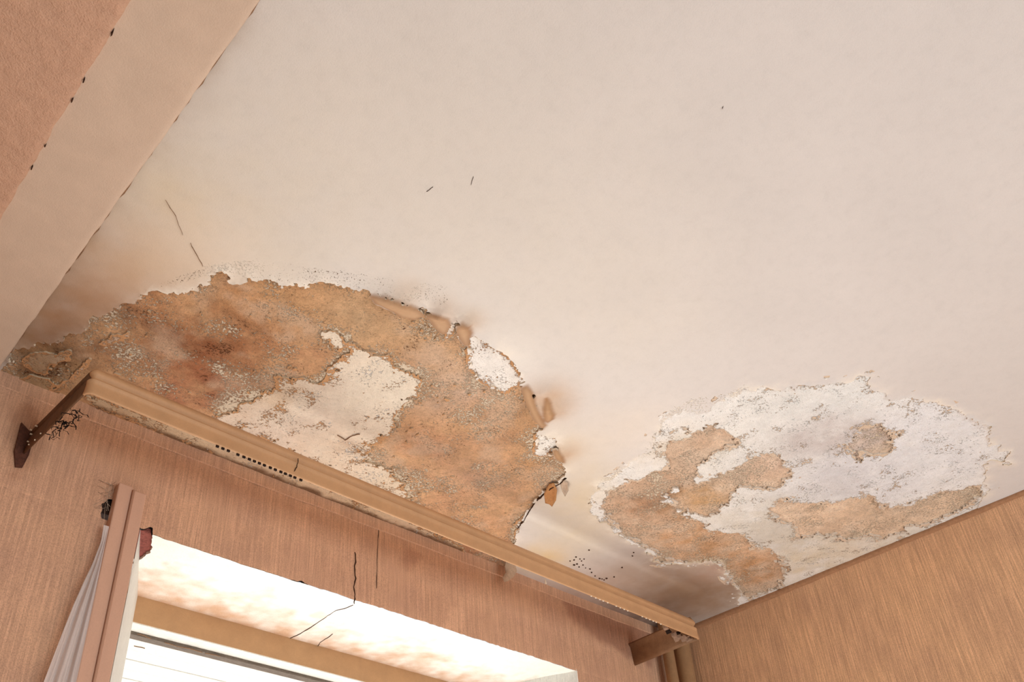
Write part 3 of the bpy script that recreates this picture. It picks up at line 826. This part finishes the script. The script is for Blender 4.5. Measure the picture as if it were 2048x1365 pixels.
def ribbon(name, pts, w, mat, parent, frame, h=0.0008):
    """a thin irregular dark line lying on a surface; frame maps (a, b, out) to the room"""
    b = MB()
    n = []
    for i in range(len(pts) - 1):
        for t in (0, 0.33, 0.66):
            n.append((pts[i][0] * (1 - t) + pts[i + 1][0] * t + random.uniform(-1, 1) * w * 0.6,
                      pts[i][1] * (1 - t) + pts[i + 1][1] * t + random.uniform(-1, 1) * w * 0.6))
    n.append(pts[-1])
    lo, hi = [], []
    for i, p in enumerate(n):
        q0, q1 = n[max(i - 1, 0)], n[min(i + 1, len(n) - 1)]
        dx, dy = q1[0] - q0[0], q1[1] - q0[1]
        L = math.hypot(dx, dy) or 1
        ww = w * random.uniform(0.35, 1.0) * (0.4 if i in (0, len(n) - 1) else 1)
        lo.append((p[0] - dy / L * ww / 2, p[1] + dx / L * ww / 2))
        hi.append((p[0] + dy / L * ww / 2, p[1] - dx / L * ww / 2))
    V = [[b.bm.verts.new(frame(*l, 0.0)), b.bm.verts.new(frame(*l, h)), b.bm.verts.new(frame(*r, h)), b.bm.verts.new(frame(*r, 0.0))] for l, r in zip(lo, hi)]
    for A, B in zip(V[:-1], V[1:]):
        for k in range(3):
            b.bm.faces.new((A[k], A[k + 1], B[k + 1], B[k]))
    return b.build(name, mat, parent)


def on_ceiling(a, b, out):
    return (a, b, EYE + 1.0 - out)


def on_front(a, b, out):
    return (a, WALL_Y - out, EYE + b)


def on_soffit(a, b, out):
    return (a, b, EYE + LINTEL - out)


for key, w, out in (('crack_a', 0.0005, 0.0010), ('crack_b', 0.0007, 0.0012), ('crack_c', 0.0012, 0.002), ('crack_d', 0.0034, 0.0040), ('crack_e', 0.002, 0.003)):
    ribbon('crack', CEIL[key], w, M['crack_soft' if key in ('crack_a', 'crack_b', 'crack_c') else 'crack'], ceiling, on_ceiling, out)
for key in ('fly_a', 'fly_b', 'fly_c'):
    ribbon('dark_mark', CEIL[key], 0.0006, M['crack'], ceiling, on_ceiling, 0.0010)
b = MB()
for (x, y) in CEIL['mould']:
    r = random.uniform(0.0014, 0.0030)
    ring = [(x + r * random.uniform(0.6, 1.2) * math.cos(t * math.pi / 4), y + 0.8 * r * random.uniform(0.6, 1.2) * math.sin(t * math.pi / 4)) for t in range(8)]
    b.prism([(u, v, EYE + 1.002) for u, v in ring], [(u, v, EYE + 1.0 - 0.0022) for u, v in ring])
o = b.build('mould_specks', M['crack'], ceiling)
o['kind'] = 'stuff'
o['label'] = 'dark mould specks near the pelmet'


def flake(name, pts, mat, parent, hang, thick=0.0016, label=None, axis=None):
    """a curled scale of paint; pts on the ceiling, hanging further the further from its first point"""
    p = np.array(pts)
    c = p.mean(0)
    root = np.array(p[0])
    span = max(np.linalg.norm(p - root, axis=1).max(), 1e-6)
    bm = bmesh.new()
    layers = []
    for off in (0, thick):
        rings = []
        for s in (1.0, 0.6, 0.25):
            ring = []
            for q in p:
                u = c + (q - c) * s
                t = np.linalg.norm(u - root) / span
                dz = hang * t ** 1.3 - 0.004 * (1 - s) * 1.2
                k = 1 - dz
                ring.append(bm.verts.new((u[0] * k, u[1] * k, EYE + (1.0) * k - off)))
            rings.append(ring)
        layers.append(rings)
        n = len(p)
        for A, B in zip(rings[:-1], rings[1:]):
            for i in range(n):
                bm.faces.new((A[i], A[(i + 1) % n], B[(i + 1) % n], B[i]))
        bm.faces.new(rings[-1])
    n = len(p)
    for i in range(n):
        bm.faces.new((layers[0][0][i], layers[0][0][(i + 1) % n], layers[1][0][(i + 1) % n], layers[1][0][i]))
    mb = MB()
    mb.bm.free()
    mb.bm = bm
    o = mb.build(name, mat, parent, True)
    if label:
        o['label'] = label
    return o


flake('paint_flake', CEIL['flake_a'], M['flake_brown'], ceiling, 0.022, label='curled brown paint flake hanging at the patch edge')
flake('paint_flake', CEIL['flake_b'], M['flake_grey'], ceiling, 0.016, label='small pale flake hanging beside the brown one')

# ------------------------------------------------------------------ beam along the left
beam = empty('ceiling_beam', (0.0, 0.0, EYE + 1.0))
tag(beam, kind='structure')


def beam_slab(name, x0, x1, z, mat, jit, seed):
    ys = np.arange(-0.7, WALL_Y + 0.02, 0.006)
    xs = np.concatenate([[x0], np.linspace(x1 - 0.02, x1, 6)])
    xx, yy = np.meshgrid(xs, ys)
    xx = xx + (xs >= x1 - 1e-9)[None, :] * jit * fbm(yy, yy * 0, 0.03, 4, seed)
    zz = np.full_like(xx, EYE + z) + 0.0006 * fbm(xx, yy, 0.03, 3, seed)
    zz[:, -1] += 0.0022
    zz[:, -2] += 0.0005
    top = np.stack([xx, yy, zz], -1)
    side = top[:, -1:, :].copy()
    side[..., 2] = EYE + 1.01
    g = np.concatenate([top, side], 1)
    ny, nx, _ = g.shape
    idx = np.arange(ny * nx).reshape(ny, nx)
    q = np.stack([idx[:-1, :-1], idx[1:, :-1], idx[1:, 1:], idx[:-1, 1:]], -1).reshape(-1, 4)
    o = fill_mesh(name, g.reshape(-1, 3), q, [], mat)
    o.parent = beam
    o.matrix_parent_inverse = Matrix.Translation((0, 0, -EYE - 1.0))
    return o


beam_slab('pale_band', 0.06, 0.2105, 0.985, M['beam_white'], 0.0016, 2)['label'] = 'smooth pale painted band of the beam'
beam_slab('tan_band', -0.5, 0.1018, 0.979, M['beam_pink'], 0.0030, 5)['label'] = 'rough tan painted band of the beam'
for (x, y, a) in ((0.103, 0.664, 0.005), (0.103, 0.742, 0.003), (0.103, 0.776, 0.004), (0.103, 0.86, 0.002), (0.103, 0.905, 0.003)):
    o = MB().prism([(x - 0.0004, y - a, EYE + 0.9786), (x + 0.0007, y, EYE + 0.9786), (x, y + a * 0.7, EYE + 0.9786), (x - 0.0010, y + a * 0.2, EYE + 0.9786)],
                   [(x - 0.0004, y - a, EYE + 0.985), (x + 0.0007, y, EYE + 0.985), (x, y + a * 0.7, EYE + 0.985), (x - 0.0010, y + a * 0.2, EYE + 0.985)]).build('dark_gap', M['crack'])
    o.parent = beam
    o.matrix_parent_inverse = Matrix.Translation((0, 0, -EYE - 1.0))

ribbon('joint_crack', [(0.2120 + 0.0007 * math.sin(k * 2.1), y) for k, y in enumerate(np.arange(-0.1, 1.36, 0.05))], 0.0026, M['crack_soft'], ceiling, on_ceiling, 0.003)

# ------------------------------------------------------------------ walls
JX0, JX1 = 0.500, 1.62


def edge_wobble(x):
    return 0.0022 * fbm(x, x * 0, 0.05, 4, 3) + 0.0012 * vnoise(x, x * 0, 0.008, 5)


fx = np.arange(0.02, RIGHT_X + 0.012, 0.004)
fz = np.linspace(0, 1, 74)
top, bot = 1.012, LINTEL
XX = np.tile(fx, (len(fz), 1))
EW = edge_wobble(fx)
ZZ = (bot + EW)[None, :] * (1 - fz[:, None]) + top * fz[:, None]
hole_f = np.maximum.reduce([sdf(WALL[k], XX, ZZ, 0.05) for k in ('brick_upper', 'hole_left', 'chip')]) + 0.006 * fbm(XX, ZZ, 0.012, 4, 2, 0.7)
wc = np.ones(XX.shape + (3,))
for key, c, w in (('patch_a', (1.22, 1.25, 1.25), 0.7), ('stain_a', (0.78, 0.72, 0.72), 0.8), ('dark_b', (0.72, 0.66, 0.62), 0.8), ('dark_c', (0.66, 0.58, 0.58), 0.85)):
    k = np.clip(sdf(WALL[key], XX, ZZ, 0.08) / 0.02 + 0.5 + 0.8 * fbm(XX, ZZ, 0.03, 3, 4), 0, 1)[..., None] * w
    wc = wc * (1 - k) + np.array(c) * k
ew = np.exp(-np.clip(ZZ - (bot + EW[None, :]), 0, 1) / 0.006)[..., None] * np.clip(0.5 + 1.5 * fbm(XX, ZZ, 0.03, 3, 6), 0, 1)[..., None] * 0.45
wc = wc * (1 - ew) + np.array((1.35, 1.38, 1.35)) * ew
thick = 0.0012 * fbm(XX, ZZ, 0.06, 3, 7)
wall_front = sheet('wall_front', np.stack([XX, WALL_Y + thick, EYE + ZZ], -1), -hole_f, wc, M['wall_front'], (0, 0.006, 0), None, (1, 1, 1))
tag(wall_front, kind='structure')


def plain_sheet(name, P00, P10, P11, P01, mat, parent=None):
    return fill_mesh(name, [P00, P10, P11, P01], [[0, 1, 2, 3]], [], mat, parent, np.ones((4, 3)), False)


W_ = WALL_Y
plain_sheet('wall_panel', (0.02, W_, 0), (JX0, W_, 0), (JX0, W_, EYE + LINTEL + float(EW[120])), (0.02, W_, EYE + LINTEL + 0.0), M['wall_front'], wall_front)
plain_sheet('wall_panel', (JX1, W_, 0), (RIGHT_X + 0.01, W_, 0), (RIGHT_X + 0.01, W_, EYE + LINTEL + 0.003), (JX1, W_, EYE + LINTEL + 0.003), M['wall_front'], wall_front)
plain_sheet('wall_panel', (JX0, W_, 0), (JX1, W_, 0), (JX1, W_, 1.0), (JX0, W_, 1.0), M['wall_front'], wall_front)
plain_sheet('wall_panel', (LEFT_X, W_, 0), (0.03, W_, 0), (0.03, W_, EYE + 1.012), (LEFT_X, W_, EYE + 1.012), M['wall_front'], wall_front)
MB().box((0.05, W_ + 0.0065, EYE + LINTEL + 0.014), (JX0 - 0.03, W_ + 0.2, EYE + 0.99)).build('wall_core', M['hole'], wall_front)
for key, w in (('crack_a', 0.0026), ('crack_b', 0.0009)):
    ribbon('crack', WALL[key], w, M['crack'], wall_front, on_front, 0.0016)
# paper edging below the ceiling
xs = np.arange(0.03, RIGHT_X, 0.01)
b = MB()
V = []
for x in xs:
    zb = 0.976 + 0.0015 * float(vnoise(np.array([x]), np.array([0.0]), 0.05, 3)[0])
    V.append([b.bm.verts.new((x, W_ - 0.0004, EYE + zb - 0.0018)), b.bm.verts.new((x, W_ - 0.0026, EYE + zb)), b.bm.verts.new((x, W_ - 0.0026, EYE + 1.01))])
for A, B in zip(V[:-1], V[1:]):
    for k in range(2):
        b.bm.faces.new((A[k], B[k], B[k + 1], A[k + 1]))
o = b.build('edging_strip', M['wall_front'], wall_front)
a_ = o.data.attributes.new('tint', 'FLOAT_COLOR', 'POINT')
a_.data.foreach_set('color', np.ones(len(o.data.vertices) * 4, np.float32))

# right wall
ry = np.linspace(BACK_Y, W_ + 0.01, 60)
wall_right = fill_mesh('wall_right', [(RIGHT_X, BACK_Y, 0), (RIGHT_X, W_ + 0.01, 0), (RIGHT_X, W_ + 0.01, EYE + 1.01), (RIGHT_X, BACK_Y, EYE + 1.01)], [[0, 1, 2, 3]], [], M['wall_right'], None, np.ones((4, 3)), False)
tag(wall_right, kind='structure')
wall_left = fill_mesh('wall_left', [(LEFT_X, BACK_Y, 0), (LEFT_X, W_ + 0.01, 0), (LEFT_X, W_ + 0.01, EYE + 1.03), (LEFT_X, BACK_Y, EYE + 1.03)], [[0, 1, 2, 3]], [], M['wall_plain'], None, None, False)
tag(wall_left, kind='structure')
wall_back = fill_mesh('wall_back', [(LEFT_X, BACK_Y, 0), (RIGHT_X, BACK_Y, 0), (RIGHT_X, BACK_Y, EYE + 1.03), (LEFT_X, BACK_Y, EYE + 1.03)], [[0, 1, 2, 3]], [], M['wall_plain'], None, None, False)
tag(wall_back, kind='structure')
floor = fill_mesh('floor', [(LEFT_X, BACK_Y, 0), (RIGHT_X, BACK_Y, 0), (RIGHT_X, W_, 0), (LEFT_X, W_, 0)], [[0, 1, 2, 3]], [], M['floor'], None, None, False)
tag(floor, kind='structure')

# thin cove along the right wall
b = MB()
V = []
for y in np.arange(-0.6, W_ + 0.001, 0.012):
    j = 0.0012 * float(vnoise(np.array([y]), np.array([0.0]), 0.04, 2)[0])
    s = 0.010 + 0.005 * max(0, min(1, (y - 0.3) / 1.0)) + j
    V.append([b.bm.verts.new((RIGHT_X - 0.006, y, EYE + 1.001)), b.bm.verts.new((RIGHT_X - 0.0075, y, EYE + 1.0 - s * 0.45)), b.bm.verts.new((RIGHT_X - 0.0045, y, EYE + 1.0 - s * 0.85)), b.bm.verts.new((RIGHT_X + 0.001, y, EYE + 1.0 - s))])
for A, B in zip(V[:-1], V[1:]):
    for k in range(3):
        b.bm.faces.new((A[k], B[k], B[k + 1], A[k + 1]))
o = b.build('trim_1', M['trim'], None, True)
tag(o, kind='structure')

# ------------------------------------------------------------------ window: splayed reveal, frame, what shows beyond
window = empty('window_1', (1.05, WALL_Y, EYE))
tag(window, kind='structure')
inv = Matrix.Translation((-1.05, -WALL_Y, -EYE))


def wpart(o, label=None):
    o.parent = window
    o.matrix_parent_inverse = inv
    if label:
        o['label'] = label
    return o


YF = 1.6105
HEAD = 0.7395
sy = np.linspace(0, 1, 50)
sx = np.arange(JX0 - 0.01, JX1 + 0.2, 0.005)
SX = np.tile(sx, (len(sy), 1))
SY = WALL_Y + 0.001 + (YF + 0.004 - WALL_Y) * np.tile(sy[:, None], (1, len(sx)))
SZ = LINTEL + edge_wobble(sx)[None, :] * np.exp(-(SY - WALL_Y) / 0.02) + 0.0016 * fbm(SX, SY, 0.05, 4, 2) * (sy[:, None] * (1 - sy[:, None]) * 4)
SF = -(sdf(SOFF['brick_lower'], SX, SY, 0.05) + 0.007 * fbm(SX, SY, 0.014, 4, 4, 0.7))
sc = np.empty(SX.shape + (3,))
sc[:] = lin((246, 240, 232))
sk = np.clip((SY - 1.47) / 0.14 + 0.55 * fbm(SX, SY, 0.09, 4, 3) + 0.5 * fbm(SX, SY, 0.025, 3, 8), 0, 1)[..., None] * 0.85
sc = sc * (1 - sk) + np.array(lin((206, 160, 122))) * sk
wpart(sheet('soffit', np.stack([SX, SY, EYE + SZ], -1), SF, sc, M['soffit'], (0, 0, 0.008), None, (214, 190, 170), flip=True), 'sunlit limewashed underside of the window opening')
for key, w in (('crack_a', 0.0012), ('crack_b', 0.0009)):
    wpart(ribbon('crack', SOFF[key], w, M['crack'], None, on_soffit, 0.0016))
# bricks bared at the top corner of the opening
b = MB()
b.box((0.470, W_ + 0.008, EYE + LINTEL + 0.006), (0.600, W_ + 0.14, EYE + 0.845), 0.003)
wpart(b.build('brick', M['brick'], None), 'red brick bared at the corner of the opening')
wpart(MB().box((0.606, W_ + 0.0085, EYE + LINTEL + 0.010), (0.80, W_ + 0.1, EYE + 0.845), 0.003).build('brick', M['brick_dark'], None))
# splayed jambs
jl = [(JX0 + 0.003, W_ - 0.001, 0.9), (0.612, YF + 0.002, 0.9), (0.612, YF + 0.002, EYE + LINTEL + 0.004), (JX0 + 0.003, W_ - 0.001, EYE + LINTEL + 0.004)]
wpart(fill_mesh('jamb', jl, [[0, 1, 2, 3]], [], M['white_wood'], None, None, False), 'white painted splayed left jamb')
jr = [(JX1 - 0.003, W_ - 0.001, 0.9), (1.51, YF + 0.002, 0.9), (1.51, YF + 0.002, EYE + LINTEL + 0.004), (JX1 - 0.003, W_ - 0.001, EYE + LINTEL + 0.004)]
wpart(fill_mesh('jamb', jr, [[3, 2, 1, 0]], [], M['white_wood'], None, None, False))
wpart(MB().box((JX0, W_ - 0.02, 0.94), (JX1, 2.1, 0.98), 0.004).build('sill', M['white_wood'], None))
# frame
wpart(MB().box((0.60, YF, EYE + HEAD), (1.53, YF + 0.0375, EYE + LINTEL + 0.02), 0.002).build('frame_head', M['frame'], None), 'tan top member of the window frame')
wpart(MB().box((0.60, YF + 0.0005, EYE + HEAD - 0.0012), (1.53, YF + 0.037, EYE + HEAD + 0.001)).build('head_underside', M['white_wood'], None), 'white flaking underside of the frame head')
wpart(MB().box((0.585, YF, 0.95), (0.612, YF + 0.05, EYE + LINTEL + 0.01), 0.002).build('frame_stile', M['white_wood'], None))
wpart(MB().box((1.50, YF, 0.95), (1.55, YF + 0.05, EYE + LINTEL + 0.01), 0.002).build('frame_stile', M['white_wood'], None))
wpart(MB().box((0.60, YF + 0.0375, EYE + 0.7318), (1.53, YF + 0.06, EYE + 0.80), 0.001).build('shadow_strip', M['wood_shade'], None), 'grey strip above the outer boards, shade in its colour')
for k in range(6):
    y0 = YF + 0.06 + k * 0.052
    wpart(MB().box((0.40, y0, EYE + 0.7322 + 0.001 * (k % 2)), (1.75, y0 + 0.0505, EYE + 0.76), 0.0012).build('soffit_board', M['white_wood'], None))

for pts in BOARD_CRACKS:
    wpart(ribbon('crack', pts, 0.002, M['crack_soft'], None, lambda a, b_, out: (a, b_, EYE + 0.7322 - out), 0.0016))

# architrave on the left of the opening
arch = empty('trim_2', (0.475, WALL_Y, EYE))
tag(arch, kind='structure')
inv2 = Matrix.Translation((-0.475, -WALL_Y, -EYE))
for nm, x0, x1, ztop, y in (('flat_strip', 0.4455, 0.4715, 0.8630, 1.3535), ('moulded_strip', 0.4718, 0.4955, 0.8565, 1.3520)):
    o = MB().box((x0, y, 0.0), (x1, W_ + 0.001, EYE + ztop), 0.0022).build(nm, M['architrave'], None)
    o.parent = arch
    o.matrix_parent_inverse = inv2
o = MB().tube([(0.4717, 1.3512, 0.02), (0.4717, 1.3512, EYE + 0.855)], 0.0024, 8).build('bead', M['architrave'], None, True)
o.parent = arch
o.matrix_parent_inverse = inv2

# ------------------------------------------------------------------ curtain pelmet
pel = empty('curtain_pelmet', (1.07, WALL_Y, EYE + 0.86))
tag(pel, 'long tan box pelmet with a moulded front board, hung below the ceiling over the window', 'pelmet')
pinv = Matrix.Translation((-1.07, -WALL_Y, -EYE - 0.86))
# profile: (set back from the face, height)
PROF = [(0.0, 0.8622), (-0.0004, 0.8640), (0.0004, 0.8700), (0.0010, 0.8800), (0.0006, 0.8900), (0.0006, 0.8900), (0.0022, 0.8925), (0.0060, 0.8955), (0.0062, 0.8980), (0.0030, 0.9012),
        (0.0014, 0.9060), (0.0040, 0.9110), (0.0075, 0.9160), (0.0125, 0.9190), (0.0160, 0.9200), (0.0160, 0.9165), (0.0100, 0.9100), (0.0085, 0.9000), (0.0050, 0.8700), (0.0030, 0.8622)]


def sweep(name, path, mat, label=None):
    """carry the profile along a path of (x, y); inside of the box lies to the left of travel"""
    b = MB()
    rings = []
    for i, p in enumerate(path):
        p0, p1 = path[max(i - 1, 0)], path[min(i + 1, len(path) - 1)]
        t = Vector((p1[0] - p0[0], p1[1] - p0[1])).normalized()
        n = Vector((-t[1], t[0]))
        rings.append([b.bm.verts.new((p[0] + n[0] * s, p[1] + n[1] * s, EYE + z)) for s, z in PROF])
    m = len(PROF)
    for A, B in zip(rings[:-1], rings[1:]):
        for k in range(m):
            b.bm.faces.new((A[k], A[(k + 1) % m], B[(k + 1) % m], B[k]))
    b.bm.faces.new(rings[0][::-1])
    b.bm.faces.new(rings[-1])
    o = b.build(name, mat, None, True)
    o.parent = pel
    o.matrix_parent_inverse = pinv
    if label:
        o['label'] = label
    return o


def arc(c, r, a0, a1, n=8):
    return [(c[0] + r * math.cos(math.radians(a0 + (a1 - a0) * k / n)), c[1] + r * math.sin(math.radians(a0 + (a1 - a0) * k / n))) for k in range(n + 1)]


fl, fr, rr = (0.3000, 1.1470), (1.8500, 1.1605), 0.012
front = arc((fl[0] + rr, fl[1] + rr), rr, 180, 270) + [(x, fl[1] + (x - fl[0]) / (fr[0] - fl[0]) * (fr[1] - fl[1])) for x in np.linspace(0.35, 1.80, 30)] + arc((fr[0] - 0.006, fr[1] + 0.006), 0.006, 270, 360)
sweep('front_board', front, M['pelmet'])
sweep('return_board', [(0.2870, W_), (0.2930, 1.27), (0.2993, 1.1600)], M['pelmet_dark'], 'sooty brown left return of the pelmet, shade painted in')
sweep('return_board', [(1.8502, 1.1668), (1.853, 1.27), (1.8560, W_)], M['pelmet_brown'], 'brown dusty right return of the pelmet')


def ppart(o, label=None):
    o.parent = pel
    o.matrix_parent_inverse = pinv
    if label:
        o['label'] = label
    return o


# rusty iron bracket on the wall at the left end
ppart(MB().prism([(0.272, W_ - 0.001, EYE + 0.918), (0.297, W_ - 0.001, EYE + 0.900), (0.297, W_ - 0.001, EYE + 0.862), (0.2935, W_ - 0.001, EYE + 0.838), (0.283, W_ - 0.001, EYE + 0.835), (0.2745, W_ - 0.001, EYE + 0.862)],
                 [(0.272, W_ - 0.006, EYE + 0.918), (0.297, W_ - 0.006, EYE + 0.900), (0.297, W_ - 0.006, EYE + 0.862), (0.2935, W_ - 0.004, EYE + 0.838), (0.283, W_ - 0.004, EYE + 0.835), (0.2745, W_ - 0.006, EYE + 0.862)]).build('bracket', M['rust'], None), 'rusty iron end plate on the wall')
for (y, z) in ((1.360, 0.906), (1.352, 0.893), (1.356, 0.880), (1.345, 0.868), (1.320, 0.864), (1.300, 0.866), (1.338, 0.902)):
    x = 0.2870 + (0.2993 - 0.287) * (W_ - y) / (W_ - 1.16)
    ppart(MB().tube([(x - 0.0018, y, EYE + z), (x + 0.002, y, EYE + z)], 0.0013, 6).build('tack', M['bead'], None))
# hairline split in the front board
ppart(ribbon('crack', FASCIA_CRACK, 0.0016, M['crack'], None,
             lambda a, b_, out: (a, fl[1] + (a - fl[0]) / (fr[0] - fl[0]) * (fr[1] - fl[1]) + 0.0005 - out, EYE + b_), 0.0012))
# curtain tape tacks along the lower edge
for x in NOTCHES:
    y = fl[1] + (x - fl[0]) / (fr[0] - fl[0]) * (fr[1] - fl[1])
    ppart(MB().box((x - 0.0024, y + 0.0022, EYE + 0.8590), (x + 0.0024, y + 0.0050, EYE + 0.8640)).build('tape_notch', M['soot'], None))
for x in BEADS:
    y = fl[1] + (x - fl[0]) / (fr[0] - fl[0]) * (fr[1] - fl[1])
    ppart(MB().box((x - 0.002, y + 0.0005, EYE + 0.8606), (x + 0.002, y + 0.0030, EYE + 0.8624), 0.0005).build('tack', M['bead'], None))
# soot and cobweb hanging under the left return
b = MB()
for k in range(26):
    y = random.uniform(1.19, 1.29)
    x = 0.2870 + (0.2993 - 0.287) * (W_ - y) / (W_ - 1.16) + random.uniform(0.002, 0.02)
    z = 0.861
    pts = [(x, y, EYE + z)]
    for s in range(4):
        x += random.uniform(-0.006, 0.006); y += random.uniform(-0.008, 0.008); z -= random.uniform(-0.002, 0.006)
        pts.append((x, y, EYE + z))
    b.tube(pts, random.uniform(0.0004, 0.0012), 5)
o = b.build('sooty_cobweb', M['soot'], None, True)
ppart(o, 'black sooty threads hanging under the left return')
o['kind'] = 'stuff'

# broken plaster lodged inside the right end of the pelmet
for i, (px, pz) in enumerate(RUBBLE):
    s = (0.011, 0.008, 0.006, 0.007, 0.005, 0.009, 0.006, 0.005)[i % 8]
    ring = [(px + s * random.uniform(0.4, 1.1) * math.cos(q), pz + s * random.uniform(0.4, 1.1) * math.sin(q)) for q in np.linspace(0, 5.4, 7)]
    yy = 1.172 + 0.004 * (i % 4)
    c = MB().prism([(u, yy + random.uniform(-0.003, 0.003), EYE + v) for u, v in ring], [(u, yy + 0.012, EYE + v) for u, v in ring])
    ppart(c.build('broken_plaster', M['soot'] if i % 4 == 2 else M['rubble'], None))

# ------------------------------------------------------------------ pipes in the corner
for x, y, r, lab in ((1.9600, 1.335, 0.0155, 'thinner tan pipe standing in the corner, left of the thicker one'),
                     (2.0110, 1.325, 0.0235, 'thicker tan pipe standing in the corner beside the right wall')):
    p = empty('water_pipe', (x, y, 0))
    tag(p, lab, 'pipe', 'painted pipes in the corner')
    o = MB().tube([(0, 0, 0.0), (0, 0, EYE + 1.0)], r, 24).build('pipe_run', M['pipe'], p, True)
    o = MB().tube([(0, 0, 1.20), (0, 0, 1.26)], r * 1.25, 24).build('coupling', M['pipe'], p, True)

# ------------------------------------------------------------------ loose things
# curled paint at the wall line behind the pelmet
b = MB()
pts = CURL
c = np.mean(pts, axis=0)
for off in (0.0, 0.0016):
    rings = [[b.bm.verts.new((c[0] + (q[0] - c[0]) * s, 1.335 + off - 0.006 * (1 - s * s), EYE + c[1] + (q[1] - c[1]) * s)) for q in pts] for s in (1.0, 0.6, 0.2)]
    for A, B in zip(rings[:-1], rings[1:]):
        for k in range(len(pts)):
            b.bm.faces.new((A[k], A[(k + 1) % len(pts)], B[(k + 1) % len(pts)], B[k]))
    b.bm.faces.new(rings[-1])
o = b.build('paint_curl', M['flake_grey'], ceiling, True)
o['label'] = 'pale curl of paint hanging behind the pelmet'
o = MB().tube([(1.4985, 1.338, EYE + 0.992), (1.4985, 1.3378, EYE + 0.985), (1.4988, 1.3376, EYE + 0.978)], [0.0008, 0.0016, 0.0024], 8).build('drip', M['bead'], ceiling, True)
o['label'] = 'tiny pale drip behind the pelmet'

# thin translucent sheet hanging left of the architrave
E = np.array(SHEET_EDGE)
E = np.concatenate([E, [[E[-1][0] - 0.02, E[-1][1] - 0.25]]])
zs = np.linspace(E[0, 1], E[-1, 1], 60)
xl = np.interp(-zs, -E[:, 1], E[:, 0])
V, Q = [], []
nu = 26
for i, z in enumerate(zs):
    for k in range(nu):
        u = k / (nu - 1)
        x1 = 0.4445
        x = xl[i] * (1 - u) + x1 * u
        w = min(1.0, i / 14)
        y = 1.354 - 0.006 * w * (0.5 + 0.5 * math.sin(u * 15 + 0.6)) - 0.003 * w * math.sin(u * 31 + i * 0.05)
        V.append((x - 0.42, y - 1.345, z - 0.83))
for i in range(len(zs) - 1):
    for k in range(nu - 1):
        Q.append([i * nu + k, i * nu + k + 1, (i + 1) * nu + k + 1, (i + 1) * nu + k])
sh = fill_mesh('hanging_sheet', V, Q, [], M['gauze'])
sh.location = (0.42, 1.345, EYE + 0.83)
tag(sh, 'thin greyish translucent sheet hanging in folds left of the window architrave', 'sheet')
# cobweb across the hole beside the architrave
b = MB()
for k in range(14):
    a = random.uniform(-0.022, 0.010)
    c_ = random.uniform(-0.03, 0.03)
    b.tube([(a, -0.001, c_), (a * 0.5 + 0.004, -0.006, c_ * 0.6 + random.uniform(-0.01, 0.01)), (random.uniform(0.0, 0.012), -0.002, c_ + random.uniform(-0.03, 0.02))], 0.00035, 4)
cw = b.build('cobweb', M['flake_grey'], None, True)
cw.location = (0.437, WALL_Y, EYE + 0.835)
tag(cw, 'few pale cobweb threads across the dark hole beside the architrave', 'cobweb')
